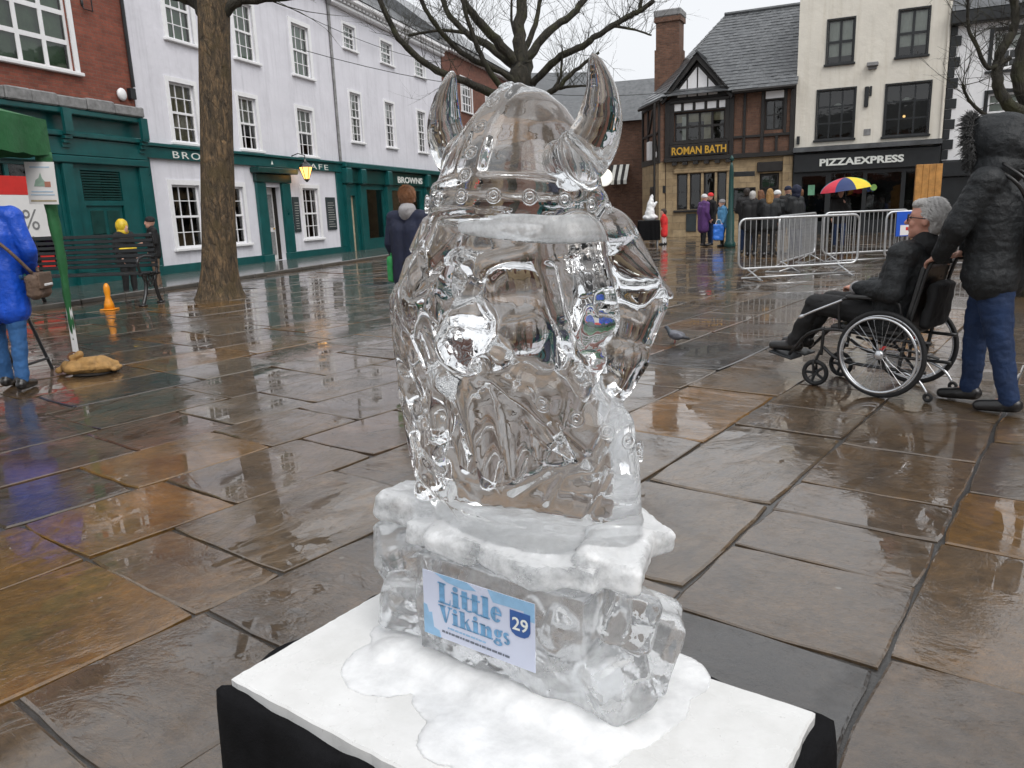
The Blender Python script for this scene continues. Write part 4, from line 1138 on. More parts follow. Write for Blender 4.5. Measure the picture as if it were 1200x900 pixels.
horn([(CX-.088, .0, 1.440), (CX-.128, -.005, 1.455), (CX-.152, -.005, 1.505), (CX-.152, 0, 1.560), (CX-.136, .005, 1.612)], .044)
for sgn, z in ((1, 1.430), (-1, 1.445)):
    c_ = MB(T0); a, b = Vector((CX+sgn*.106, 0, z)), Vector((CX+sgn*.124, 0, z+.006))
    ax = (b-a).normalized()
    c_.torus(tuple(b), .047, .0065, axis=ax, n=36, k=10)
    c_.build('horn_collar', M['ice'], ice, True)
# ---- head, hair, moustache, beard and shoulders: one carved block
bs = MB(T0)
bs.v, bs.f, bs.mi = hm.v, hm.f, hm.mi
bs.ell((CX, .005, 1.20), (.132, .128, .20), n=28, m=18)
bs.loft([(CX, .0, .775, .235, .112), (CX, .0, .85, .232, .112), (CX, .0, .93, .228, .112), (CX, .005, 1.00, .215, .105), (CX, .005, 1.04, .17, .10), (CX, .01, 1.10, .12, .10), (CX, .01, 1.2, .10, .10)], 36)
bs.cone((CX, -.10, 1.27), (CX-.002, -.165, 1.150), .022, .052, 20, 6)                # nose
for s_ in (-1, 1):
    bs.ell((CX+s_*.044, -.142, 1.130), (.030, .032, .026))
    bs.cone((CX+s_*.018, -.118, 1.272), (CX+s_*.098, -.085, 1.292), .021, .016)      # brows
    bs.ell((CX+s_*.068, -.095, 1.165), (.040, .040, .038))                           # cheeks
    bs.cone((CX+s_*.018, -.140, 1.098), (CX+s_*.085, -.128, 1.060), .026, .030)      # moustache
    bs.cone((CX+s_*.085, -.128, 1.060), (CX+s_*.135, -.105, .985), .030, .018)
    bs.cone((CX+s_*.135, -.105, .985), (CX+s_*.168, -.100, .955), .018, .006)
rb = random.Random(21)
for (xa, ya, za, xb, yb, zb, r0_, r1_) in ((0, -.105, 1.08, .01, -.135, .90, .060, .016), (-.055, -.10, 1.07, -.045, -.125, .915, .050, .014), (.060, -.10, 1.07, .060, -.120, .92, .050, .014),
        (-.105, -.085, 1.06, -.095, -.11, .95, .042, .012), (.108, -.085, 1.06, .105, -.105, .955, .042, .012)):     # broad beard locks
    bs.cone((CX+xa, ya, za), (CX+xb, yb, zb), r0_, r1_, 16, 6)
for k in range(11):                                                                  # wavy hair on the far side
    f = k/10
    pts = []
    for i in range(19):
        t = i/18
        rad_x = .158+.102*min(1, t*3.6)*(1-.20*t) + .013*math.sin(t*13+k*1.7)
        rad_y = .138+.026*min(1, t*3.0)*(1-.6*t) + .010*math.cos(t*11+k*1.1)
        a_ = R(150+f*92) + .15*math.sin(t*8+k*.9)
        pts.append((CX+rad_x*math.cos(a_), rad_y*math.sin(a_)*.95, 1.345-.51*t))
    bs.tube(pts, [.028*(1-.3*t_/18) for t_ in range(19)], 12)
for (a, b, ra, rb_) in (((CX+.125, -.045, 1.30), (CX+.165, -.055, 1.19), .064, .058), ((CX+.165, -.055, 1.19), (CX+.135, -.070, 1.075), .050, .020),
                        ((CX+.145, .035, 1.30), (CX+.205, .055, 1.205), .066, .052), ((CX+.205, .055, 1.205), (CX+.180, .03, 1.06), .052, .028),
                        ((CX+.150, .08, 1.28), (CX+.225, .135, 1.205), .045, .012), ((CX+.18, .05, 1.10), (CX+.17, .03, 1.02), .045, .012),
                        ((CX+.165, -.055, 1.12), (CX+.145, -.075, 1.01), .036, .008), ((CX+.10, .10, 1.31), (CX+.17, .13, 1.30), .03, .006)):
    bs.cone(a, b, ra, rb_, 18, 6)
# studded shoulder collar
for tz, rr_ in ((.80, .024),):
    pts = []
    for k in range(41):
        a_ = 2*math.pi*k/40
        pts.append((CX+(.205 if tz > .9 else .225)*math.cos(a_), (.105 if tz > .9 else .112)*math.sin(a_), tz+.05*math.cos(a_)*(1 if tz > .9 else 0)-.03*max(0, -math.sin(a_))*(1 if tz > .9 else 0)))
    bs.tube(pts, rr_, 10, cap=False)
FOLDS = [(-.06, 1.075, .03, 1.005, .013, .0065), (.03, 1.005, .105, .945, .015, .0065), (.105, .945, .165, 1.03, .015, .0065), (.165, 1.03, .205, 1.09, .012, .006),
         (.105, .945, .03, .925, .013, .006), (.03, .925, -.03, .885, .012, .006), (.068, .94, .03, .87, .006, .003), (.14, .925, .10, .85, .006, .003),
         (.045, 1.27, .06, 1.18, .010, .006), (.06, 1.18, .085, 1.11, .010, .006), (.085, 1.11, .155, 1.075, .011, .006), (.13, 1.205, .20, 1.185, .013, .006), (.20, 1.185, .235, 1.21, .013, .006)]
@displace
def carve(c, nrm):
    x = c.x-CX; z = c.z+TOPZ; y = c.y
    d = 0.0
    if x > .085 and 1.0 < z < 1.29:                          # long strokes in the near locks
        d -= .0030*max(0, math.sin((math.atan2(y+.02, x-.05)*9 + z*6)))**2
    if z < 1.06 and y < -.05 and abs(x) < .13:
        d -= .0006*max(0, math.sin(x*105+z*30+5*math.sin(z*9)))**2
    if x < -.09 and z < 1.30:
        d -= .0075*max(0, math.sin(z*52+x*75+3.2*math.sin(y*26+z*11)))**2 
    for ex in (-.052, .055):                          # eye hollows
        q = Vector((x-ex, (y+.105)*.8, (z-1.232)*1.1)).length
        if q < .058: d -= .034*(1-(q/.058)**2)**1.5
    for ex in (-.034, .036):
        q = Vector((x-ex, y+.172, z-1.122)).length
        if q < .020: d -= .018*(1-(q/.020)**2)
    # crisp V folds and fine tool lines on the side towards the square
    u = .82*x+.57*y
    if nrm.x*.57+nrm.y*-.82 > .1:
        for (ua, za, ub, zb, dep, wd) in FOLDS:
            dx, dz = ub-ua, zb-za; L2_ = dx*dx+dz*dz
            f = min(1, max(0, ((u-ua)*dx+(z-za)*dz)/L2_))
            e = math.hypot(u-ua-dx*f, z-za-dz*f)
            if e < wd*4: d -= dep*1.5*math.exp(-(e/(wd*1.3))**2)
    d += noise.noise(c*14)*.0008
    c = c + nrm*d
    return c
fuse(bs, 'carved_figure', M['ice'], ice, voxel=.0044, smooth=12, post=carve)
# white band added to imitate the sky's bright refraction under the front rim
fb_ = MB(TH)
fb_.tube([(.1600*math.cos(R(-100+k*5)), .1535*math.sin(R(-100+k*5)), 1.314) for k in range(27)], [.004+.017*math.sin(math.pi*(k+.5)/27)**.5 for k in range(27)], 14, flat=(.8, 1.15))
fuse(fb_, 'sky_highlight_band', M['ice_frost'], ice, voxel=.0042, smooth=3, post=wobble(.0012, 22))
for k in range(9):      # studs along the collar
    a_ = R(-62+k*17)
    n = Vector((math.cos(a_)/.225, math.sin(a_)/.115, .25)).normalized()
    p = Vector((CX+.226*math.cos(a_), .114*math.sin(a_), .955-.09*(k-4)/4))
    rivet(T0 @ (p+n*.004), n, ice, 1.05)
# ---- rough block the bust stands on
rk = random.Random(5)
bk_ = MB(T0)
def chunk(mb, c, s, rot, bev=.12):
    T = T0 @ Matrix.Translation(c) @ Euler(rot).to_matrix().to_4x4()
    old = mb.T; mb.T = T; mb.bbox(-s[0]/2, s[0]/2, -s[1]/2, s[1]/2, -s[2]/2, s[2]/2, min(s)*bev); mb.T = old
bk_.box(-.225, .165, -.108, .112, .488, .71)
for (cx_, cy_, cz_, sx_, sy_, sz_, rx_, ry_, rz_) in (
        (-.290, -.040, .560, .14, .12, .13, .25, .2, .45), (-.315, .055, .565, .13, .13, .13, -.2, .25, -.2), (-.318, -.03, .665, .13, .14, .095, .3, -.3, .7),
        (.190, -.060, .545, .12, .11, .12, .25, -.2, -.5), (.212, .045, .575, .10, .13, .15, -.1, .25, .4), (.205, -.035, .665, .09, .13, .10, -.3, .4, .6),
        (.120, -.088, .640, .085, .06, .085, .5, .35, .78), (.058, -.096, .655, .06, .045, .06, .3, .7, .6), (.085, -.085, .535, .12, .07, .07, .2, .3, .3)):
    chunk(bk_, (cx_, cy_, cz_), (sx_, sy_, sz_), (rx_, ry_, rz_))
ld = MB(T0)      # thick frosty ledge the figure stands on
ld.ell((-.025, .0, .755), (.255, .125, .040), n=36, m=10); ld.box(-.24, .19, -.115, .11, .728, .772)
for (cx_, cy_, cz_, sx_, sy_, sz_, rx_, ry_, rz_) in ((-.285, -.02, .762, .15, .15, .062, -.15, .15, .3), (-.28, .06, .768, .14, .11, .06, .1, -.1, .5), (.180, -.025, .765, .12, .14, .062, .15, .15, .3),
        (.175, .06, .770, .11, .11, .055, .0, .15, -.4), (-.12, -.10, .748, .12, .06, .05, .2, .1, .2), (.02, -.105, .742, .14, .06, .05, -.2, .1, -.1), (.11, -.095, .750, .11, .07, .05, .2, -.15, .3)):
    chunk(ld, (cx_, cy_, cz_), (sx_, sy_, sz_), (rx_, ry_, rz_), .2)
@displace
def facet(c, nrm):
    zc = .486-TOPZ; z = c.z+TOPZ
    q = c + nrm*(noise.noise(c*13)*.007 + noise.noise(c*34)*.0026)
    if q.z < zc: q.z = zc
    if z < .695 and c.y < -.09 and -.2 < c.x < .11: q.y = max(q.y, -.1185)
    return q
fuse(bk_, 'ice_block', M['ice_cloudy'], ice, voxel=.0048, smooth=4, post=facet)
@displace
def rough_ledge(c, nrm):
    return c + nrm*(noise.noise(c*16)*.006 + noise.noise(c*38)*.003 + abs(noise.noise(c*75))*.0018)
fuse(ld, 'ice_ledge', M['ice_frost'], ice, voxel=.0048, smooth=4, post=rough_ledge)
# ---- melting white foot spreading over the board
ml = MB(T0)
for k in range(60):
    x = rk.uniform(-.29, .22); y = rk.uniform(-.27, .11)
    if x < -.1 and y < -.2: continue
    ml.ell((x, y, .481), (rk.uniform(.06, .13), rk.uniform(.06, .12), rk.uniform(.004, .008)), n=14, m=8)
for k in range(20):
    x = -.28+k*.026
    ml.ell((x, -.125+rk.uniform(-.015, .01), .484), (.05, .045, rk.uniform(.014, .024)), n=12, m=8)
@displace
def melt(c, nrm):
    q = c + nrm*(noise.noise(c*18)*.0022 + noise.noise(c*60)*.0010)
    q.z = max(q.z, .476-TOPZ)
    return q
fuse(ml, 'melting_foot', M['ice_white'], ice, voxel=.005, smooth=10, post=melt)
# ---- printed card frozen to the front of the block
card = tag(empty('name_card', (*ICE_O, TOPZ), ICE_A), 'pale blue printed card reading Little Vikings with number 29 on the ice block', 'sign')
CB = Matrix.Translation((-.050, -.1345, .147)) @ Matrix.Rotation(R(-2.0), 4, 'X')
m_card = simple('pale_blue_card', (.60, .64, .78), .3, .04, 6, coat=.6)
m_sky = simple('sky_blue_print', (.27, .47, .68), .4, .12, 30); m_navy = simple('navy_print', (.03, .10, .32), .4, .05, 10)
m_blue = simple('mid_blue_print', (.15, .34, .56), .4, .3, 60); m_ink = simple('ink_print', (.14, .16, .20), .5, .1)
W2, H2 = .131, .066
MB(CB).bbox(-W2, W2, -.001, .001, -H2, H2, .0004).build('card', m_card, card)
def flat(poly, mt, nm, y=-.0014): MB(CB).prism(poly, y, y+.0006).build(nm, mt, card)
flat([(.028, .066), (W2, .066), (W2, .030), (.108, .030), (.108, .046), (.040, .044), (.032, .058)], m_sky, 'corner_print')
flat([(-.10, .066), (-.02, .066), (.002, .055), (-.03, .050), (-.07, .054)], m_sky, 'corner_print')
flat([(-W2, -.066), (-.088, -.066), (-.092, -.052), (-.106, -.048), (-.110, -.018), (-.118, -.020), (-.122, -.006), (-W2, -.004)], m_sky, 'corner_print')
flat([(.078, .042), (.122, .042), (.122, .008), (.118, .000), (.110, -.005), (.100, -.006), (.090, -.005), (.082, .000), (.078, .008)], m_navy, 'number_shield', -.0022)
def print_text(s, x, z, size, mt, width, bold=0.0, y=-.0022, name='print'):
    me = text_mesh(name, s, size, mt, bold, .0003, 1.0)
    xs = [v.co.x for v in me.vertices]; me.transform(Matrix.Diagonal((width/(max(xs)-min(xs)), 1, 1, 1)))
    o = link(name, me, card); o.matrix_local = CB @ Matrix.Translation((x, y, z)) @ Matrix.Rotation(R(90), 4, 'X')
    return o
print_text('29', .083, .007, .034, M['letter'], .034, .0004, -.003, 'number_print')
def fatface(word, x, z, h, mt, name):
    """heavy modern serif letters: thick stems, hairlines and slab serifs"""
    g_ = MB(CB); t = -.0022; e = .0007
    th, hl = h*.30, h*.07
    cap, xh = h, h*.70
    def stem(x_, z0, z1, w=th): g_.box(x_, x_+w, t, t+e, z0, z1)
    def serif(x0_, x1_, z_): g_.box(x0_, x1_, t, t+e, z_, z_+hl)
    def ring(cx, cz, rx, rz, wx, wz, a0=0, a1=360):
        n = 24; vs = []; fs = []
        for i in range(n+1):
            a = R(a0+(a1-a0)*i/n)
            vs += [(cx+rx*math.cos(a), t, cz+rz*math.sin(a)), (cx+(rx-wx)*math.cos(a), t, cz+(rz-wz)*math.sin(a))]
        fs = [(2*i, 2*i+1, 2*i+3, 2*i+2) for i in range(n)]
        g_.add(vs, fs)
    for ch in word:
        s = hl*1.2
        if ch == 'L':
            stem(x+s, z, z+cap); serif(x, x+th+2*s, z+cap-hl); serif(x, x+th+h*.42, z); g_.prism([(x+th+h*.42, z), (x+th+h*.42, z+h*.3), (x+th+h*.36, z+h*.05)], t, t+e); x += th+h*.50
        elif ch == 'V':
            g_.prism([(x+s, z+cap), (x+s+th*1.15, z+cap), (x+h*.56, z), (x+h*.44, z)], t, t+e); g_.prism([(x+h*.80, z+cap), (x+h*.87, z+cap), (x+h*.56, z), (x+h*.50, z)], t, t+e)
            serif(x-.0, x+s*2+th*1.2, z+cap-hl); serif(x+h*.68, x+h*1.0, z+cap-hl); x += h*.98
        elif ch == 'i':
            stem(x+s, z, z+xh); serif(x, x+th+s, z+xh-hl); serif(x, x+th+2*s, z); ring(x+s+th/2, z+h*.88, th*.5, th*.42, th*.49, th*.41); x += th+s*2.6
        elif ch == 'l':
            stem(x+s, z, z+cap); serif(x, x+th+s, z+cap-hl); serif(x, x+th+2*s, z); x += th+s*2.6
        elif ch == 't':
            stem(x+s, z+hl, z+cap*.92); serif(x, x+th+2.6*s, z+xh-hl); ring(x+s+th*1.25, z+h*.16, th*.85, h*.16, th*.4, hl, 180, 330); x += th+s*3.4
        elif ch == 'e':
            ring(x+h*.30, z+xh/2, h*.30, xh*.52, th*.85, hl, 25, 325); g_.box(x+h*.14, x+h*.58, t, t+e, z+xh*.48, z+xh*.48+hl); ring(x+h*.30, z+xh/2, h*.30, xh*.52, hl*1.2, hl, 0, 40); x += h*.66
        elif ch == 'k':
            stem(x+s, z, z+cap); serif(x, x+th+s, z+cap-hl); serif(x, x+th+2*s, z); g_.prism([(x+th+s, z+xh*.42), (x+th+s, z+xh*.55), (x+th+h*.34, z+xh), (x+th+h*.42, z+xh)], t, t+e)
            g_.prism([(x+th+s*1.6, z+xh*.62), (x+th+h*.22, z+xh*.78), (x+th+h*.56, z), (x+th+h*.26, z)], t, t+e); serif(x+th+h*.22, x+th+h*.58, z); x += th+h*.62
        elif ch == 'n':
            stem(x+s, z, z+xh); serif(x, x+th+s, z+xh-hl); serif(x, x+th+2*s, z); x2 = x+th+s+h*.13
            stem(x2, z, z+xh*.72); serif(x2-s, x2+th+s, z); ring(x2+th/2-h*.06, z+xh*.70, th/2+h*.06, xh*.30, th*.6, hl*1.3, 0, 170); x = x2+th+s*1.8
        elif ch == 'g':
            ring(x+h*.27, z+xh*.68, h*.25, xh*.33, th*.72, hl); ring(x+h*.27, z-h*.07, h*.30, h*.16, th*.6, hl); g_.box(x+h*.12, x+h*.45, t, t+e, z+h*.08, z+h*.17); g_.box(x+h*.45, x+h*.58, t, t+e, z+xh*.88, z+xh); x += h*.62
        elif ch == 's':
            ring(x+h*.22, z+xh*.72, h*.20, xh*.28, th*.6, hl*1.3, 20, 260); ring(x+h*.24, z+xh*.28, h*.21, xh*.28, th*.6, hl*1.3, -160, 80); g_.prism([(x+h*.05, z+xh*.66), (x+h*.2, z+xh*.66), (x+h*.42, z+xh*.32), (x+h*.28, z+xh*.3)], t, t+e); x += h*.5
    g_.build(name, mt, card)
fatface('Little', -.092, .008, .042, m_blue, 'title_print')
fatface('Vikings', -.092, -.030, .034, m_blue, 'title_print')
# two faint lines of small print below the title
for zz, x0_, x1_, hh in ((-.041, -.07, .02, .003), (-.052, -.085, .070, .004)):
    g_ = MB(CB); xx = x0_
    while xx < x1_:
        w = rk.uniform(.003, .011); g_.box(xx, xx+w, -.002, -.0014, zz-(xx+.085)*.02, zz+hh-(xx+.085)*.02); xx += w+.0022
    tag(g_.build('small_print', m_ink if zz < -.045 else m_sky, card), kind='stuff')
# ================================================================== bare winter trees
def limb(parent, P, r0, r1, mat, rnd, name='branch', n=9, knob=.12):
    pts = smooth_path(P)
    rs = []
    for i, p in enumerate(pts):
        t = i/(len(pts)-1)
        rs.append((r0+(r1-r0)*t)*(1+rnd.uniform(-knob, knob)*.6))
        if 0 < i < len(pts)-1: pts[i] = p + Vector((rnd.gauss(0, r0*.10), rnd.gauss(0, r0*.10), rnd.gauss(0, r0*.10)))
    o = MB().tube(pts, rs, n).build(name, mat, parent, True)
    return o, pts, rs
def twigs(parent, starts, mat, rnd, count, length, r=.006, up=.5, name='twigs'):
    """fine whips growing from the limbs, one mesh"""
    g_ = MB()
    def grow(p, d, L, rad, depth):
        pts = [p]; q = p.copy(); dd = d.copy()
        seg = 4
        for i in range(seg):
            dd = (dd + Vector((rnd.gauss(0, .16), rnd.gauss(0, .16), rnd.gauss(0, .12)+up*.07))).normalized()
            q = q + dd*L/seg; pts.append(q.copy())
        g_.tube(pts, [rad*(1-.75*i/seg) for i in range(seg+1)], 4, cap=False)
        if depth:
            for _ in range(rnd.choice([1, 2, 3])):
                i = rnd.randrange(1, seg)
                grow(pts[i], (dd+Vector((rnd.gauss(0, .6), rnd.gauss(0, .6), rnd.gauss(.15, .4)))).normalized(), L*rnd.uniform(.4, .7), rad*.6, depth-1)
    for _ in range(count):
        p, d, s = starts[rnd.randrange(len(starts))]
        dd = (d*.3 + Vector((rnd.gauss(0, .7), rnd.gauss(0, .7), rnd.gauss(up, .5)))).normalized()
        grow(p, dd, length*rnd.uniform(.4, 1.2), r*rnd.uniform(.6, 1.3), 2)
    return tag(g_.build(name, mat, parent), kind='stuff')
def starts_of(limbs, frm=.35):
    st = []
    for o, pts, rs in limbs:
        n = len(pts)
        for i in range(int(n*frm), n-1):
            st.append((pts[i], (pts[i+1]-pts[i]).normalized(), rs[i]))
    return st
rt = random.Random(31)
# --- left tree: thick mottled trunk, crown above the picture
t1 = tag(empty('plane_tree', (-5.36, 14.33, 0)), 'thick mottled brown trunk of the tree in front of the white cafe', 'tree')
n = 30; vs = []; fs = []
levels = [0, .03, .12, .28, .55, 1, 1.7, 2.5, 3.2, 3.8, 4.4, 5.0, 5.3]
for li, z in enumerate(levels):
    rad = .305 + .13*math.exp(-z*3.6) - .008*z
    for k in range(n):
        a = 2*math.pi*k/n
        flare = 1+.12*math.exp(-z*2.5)*math.sin(a*5+1) + .05*noise.noise(Vector((math.cos(a)*1.6, math.sin(a)*1.6, z*1.4)))
        vs.append((rad*flare*math.cos(a)+.098*z, rad*flare*math.sin(a), z))
for i in range(len(levels)-1):
    for k in range(n):
        fs.append((i*n+k, i*n+(k+1) % n, i*n+n+(k+1) % n, i*n+n+k))
fs.append(tuple((len(levels)-1)*n+k for k in range(n)))
trunk1 = MB().add(vs, fs).build('trunk', M['bark'], t1, True)
L1 = [limb(t1, [(.55, 0, 4.75), (.85, -.05, 5.00), (1.25, -.05, 5.06), (2.1, 0, 5.15), (3.4, .1, 5.9)], .10, .05, M['bark2'], rt),
      limb(t1, [(.35, 0, 4.8), (.10, .1, 5.12), (-.5, .1, 5.3), (-1.4, .2, 5.7), (-2.5, .3, 6.6)], .12, .05, M['bark2'], rt),
      limb(t1, [(.48, 0, 5.0), (.55, 0, 6.0), (.4, .1, 7.2), (.6, .2, 8.8)], .26, .08, M['bark'], rt),
      limb(t1, [(.5, .1, 5.1), (1.1, .8, 6.4), (1.5, 1.6, 7.8), (1.8, 2.2, 9.0)], .15, .05, M['bark2'], rt),
      limb(t1, [(.5, -.1, 5.1), (0, -.8, 6.5), (-.4, -1.5, 7.8)], .15, .05, M['bark2'], rt)]
twigs(t1, starts_of(L1), M['bark2'], rt, 60, 1.4, .010)
# --- middle tree: pollarded crown behind the helmet
t2 = tag(empty('pollarded_tree', (.40, 15.0, 0)), 'bare tree with mossy spreading limbs behind the ice helmet', 'tree')
limb(t2, [(.0, 0, -.02), (.0, 0, .5), (-.02, 0, 2.0), (.0, 0, 3.2), (.0, 0, 4.05)], .27, .20, M['bark2'], rt, 'trunk', 14)
L2 = []
def L2a(P, r0, r1): L2.append(limb(t2, P, r0*.84, r1*.75, M['bark2'], rt))
L2a([(0, 0, 3.95), (-.03, .05, 4.5), (.04, .15, 5.1), (.10, .2, 6.1), (.2, .3, 7.2)], .17, .07)
L2a([(-.05, 0, 3.95), (-.45, -.1, 4.4), (-.85, -.3, 4.8), (-1.15, -.5, 5.4), (-1.3, -.6, 6.4)], .12, .05)
L2a([(-.08, .05, 3.9), (-.55, .35, 4.35), (-1.0, .5, 4.65), (-1.35, .6, 5.1), (-1.6, .8, 6.0)], .10, .05)
L2a([(.10, 0, 4.05), (.48, .1, 4.52), (.92, .2, 4.80), (1.25, .3, 5.15), (1.8, .4, 5.75)], .10, .06)
L2a([(.18, -.1, 3.62), (.62, -.3, 3.98), (1.08, -.4, 4.18), (1.40, -.45, 4.36), (1.86, -.5, 4.60), (2.10, -.5, 4.70), (2.32, -.55, 4.84)], .085, .05)
L2a([(2.08, -.5, 4.68), (2.12, -.5, 4.9), (2.16, -.5, 5.3)], .045, .02)
L2a([(1.65, -.48, 4.46), (1.95, -.5, 4.40), (2.28, -.55, 4.28)], .03, .02)
L2a([(.30, -.2, 3.35), (.62, -.4, 3.50), (.92, -.5, 3.75), (1.35, -.6, 4.02)], .075, .03)
L2a([(.55, -.35, 3.47), (.68, -.4, 3.7), (.72, -.42, 4.15)], .045, .02)
L2a([(.5, -.3, 3.46), (.85, -.3, 3.52), (1.3, -.2, 3.53)], .04, .02)
L2a([(-.1, -.1, 3.62), (-.38, -.3, 3.82), (-.8, -.4, 3.98), (-1.15, -.5, 4.2), (-1.5, -.6, 4.58), (-1.72, -.7, 5.0), (-1.9, -.8, 5.7)], .075, .04)
L2a([(-.35, -.25, 3.5), (-.62, -.5, 3.85), (-.80, -.6, 4.25), (-.95, -.7, 4.75), (-1.1, -.8, 5.5)], .065, .04)
L2a([(-.1, .0, 3.3), (-.55, -.3, 3.45), (-1.0, -.6, 3.62), (-1.5, -.8, 3.80), (-1.95, -1.0, 4.12), (-2.25, -1.1, 4.6), (-2.5, -1.2, 5.3)], .10, .05)
L2a([(.05, .1, 4.2), (.28, .2, 4.7), (.42, .3, 5.3), (.55, .4, 6.2)], .07, .03)
L2a([(-.05, .2, 4.4), (-.15, .4, 4.8), (-.12, .5, 5.4)], .045, .02)
L2a([(-1.02, .5, 4.66), (-1.5, .5, 4.72), (-2.1, .5, 4.65)], .04, .03)
twigs(t2, starts_of(L2), M['bark2'], rt, 380, 1.0, .005, .8)
# --- right tree: limbs entering at the right edge
t3 = tag(empty('street_tree', (6.95, 10.3, 0)), 'bare mossy tree at the right edge behind the hooded woman', 'tree')
limb(t3, [(0, 0, -.02), (0, 0, 1.0), (-.05, 0, 1.8), (-.12, 0, 2.35)], .20, .15, M['bark2'], rt, 'trunk', 14)
L3 = []
def L3a(P, r0, r1): L3.append(limb(t3, P, r0*.72, r1*.72, M['bark2'], rt))
L3a([(-.15, -.05, 2.25), (-.55, -.1, 2.45), (-.72, -.1, 2.75), (-.70, -.1, 3.05), (-.56, -.1, 3.35), (-.62, -.1, 3.7), (-.80, -.1, 4.1)], .11, .05)
L3a([(-.1, 0, 2.3), (-.35, .05, 2.75), (-.32, .05, 3.2), (-.22, .05, 3.6), (-.28, .1, 4.1), (-.3, .1, 5.0)], .13, .07)
L3a([(-.58, -.1, 3.0), (-.86, -.15, 2.88), (-1.06, -.2, 3.12), (-1.20, -.2, 3.40), (-1.25, -.25, 3.8)], .045, .022)
L3a([(-.35, -.05, 2.32), (-.80, -.1, 2.33), (-1.08, -.15, 2.52), (-1.2, -.2, 2.7)], .04, .02)
L3a([(.05, .1, 2.2), (.4, .3, 3.0), (.5, .4, 4.0)], .13, .06)
L3a([(-.28, .05, 3.3), (-.1, .1, 3.55), (.1, .1, 4.0)], .06, .03)
twigs(t3, starts_of(L3), M['bark2'], rt, 150, .8, .005, .6)
# cables strung across the square
for nm, a, b, sag, lab in (('overhead_cable', (-6.5, 27.0, 6.8), (9.6, 33.0, 6.1), .9, 'thin black cable strung from the white store to the pub'),
                      ('overhead_cable', (-8.4, 22.5, 8.6), (-3.0, 40.0, 8.6), .5, 'thin black cable running along the front of the white buildings')):
    a, b = Vector(a), Vector(b)
    pts = [a+(b-a)*(i/16)-Vector((0, 0, sag*4*(i/16)*(1-i/16))) for i in range(17)]
    tag(MB().tube(pts, .012, 5).build(nm, M['near_black']), lab, 'cable')
# ================================================================== gazebo with weighted leg
gz = tag(empty('gazebo', (-4.45, 7.92, 0)), 'green pop-up gazebo with cloth wrapped leg at the left edge', 'gazebo')
can = MB(); GX, GY = -3.0, -3.0
n = 10; vs = []
def gz_roof(u, v):
    e = min(u, 1-u, v, 1-v)*2
    return 2.40 + e*.75 - .05*math.sin(math.pi*min(1, e*2))
N_ = 12
vs = [(GX*i/N_, GY*j/N_, gz_roof(i/N_, j/N_)) for j in range(N_+1) for i in range(N_+1)]
fs = [(j*(N_+1)+i, j*(N_+1)+i+1, (j+1)*(N_+1)+i+1, (j+1)*(N_+1)+i) for j in range(N_) for i in range(N_)]
canopy = MB().add(vs, fs).build('canopy', M['green_cloth'], gz, True)
def valance(p, q):
    vs, fs = [], []
    for i in range(41):
        t = i/40; x = p[0]+(q[0]-p[0])*t; y = p[1]+(q[1]-p[1])*t
        w = .012*math.sin(t*40)
        nx, ny = -(q[1]-p[1])/3, (q[0]-p[0])/3
        vs += [(x, y, 2.405), (x+nx*w, y+ny*w, 2.22), (x+nx*w*1.6, y+ny*w*1.6, 2.06+.01*math.sin(t*55))]
    for i in range(40):
        for k in range(2): fs.append((i*3+k, i*3+3+k, i*3+4+k, i*3+1+k))
    MB().add(vs, fs).build('valance', M['green_cloth'], canopy, True)
valance((0, 0), (GX, 0)); valance((0, 0), (0, GY)); valance((GX, 0), (GX, GY)); valance((0, GY), (GX, GY))
for (x, y) in ((-.05, -.05), (GX+.05, -.05), (-.05, GY+.05), (GX+.05, GY+.05)):
    lg = MB().box(x-.02, x+.02, y-.02, y+.02, .012, 2.38).build('leg', M['paint_white'], gz)
    MB().box(x-.05, x+.05, y-.05, y+.05, 0, .012).build('foot_plate', M['galv'], lg)
    pts = [(x, y, 2.1), (x-.01, y, 1.6), (x+.01, y, 1.1), (x, y, .6), (x+.005, y, .24)]
    MB().tube(smooth_path(pts), [.105-.0042*i+.007*math.sin(i*1.9) for i in range(21)][:len(smooth_path(pts))], 12, flat=(1, .6)).build('leg_wrap', M['green_cloth'], lg, True)
for a, b in (((-.05, -.05, 2.3), (GX+.05, -.05, 2.3)), ((-.05, -.05, 2.3), (-.05, GY+.05, 2.3))): MB().tube([a, b], .018, 6).build('crossbar', M['paint_white'], gz)
nt2 = tag(empty('notice_card', (-4.50, 7.76, 1.80), R(6)), 'white notice with small coloured logo hung on the gazebo leg', 'sign')
TN = Matrix.Rotation(R(2), 4, 'Y')
MB(TN).box(-.135, .135, -.004, .004, -.20, .20).build('card', M['poster'], nt2)
m_g = simple('sage_logo_print', (.30, .42, .34), .5, .2, 20); m_b = simple('pale_blue_print', (.45, .58, .70), .5, .1)
MB(TN).prism([(-.07, -.03), (-.05, .03), (-.02, .05), (0, .10), (.01, .05), (.03, .02), (.05, .01), (.08, -.03)], -.0065, -.0045).build('logo_print', m_g, nt2)
MB(TN).prism([(.03, -.035), (.03, .015), (.085, .015), (.085, -.035)], -.0075, -.0066).build('logo_print', simple('brown_red_print', (.45, .20, .14), .5), nt2)
for z, w in ((-.085, .10), (-.115, .11), (.145, .09)): MB(TN).box(-w, w, -.0065, -.0045, z, z+.012).build('printed_line', m_b, nt2)
MB(TN).box(-.115, .12, -.0065, -.0045, -.175, -.158).build('printed_line', M['curtain'], nt2)
sbg = tag(empty('sandbag', (-4.03, 7.22, 0), R(8)), 'tan sandbag weighing down the gazebo leg', 'sandbag')
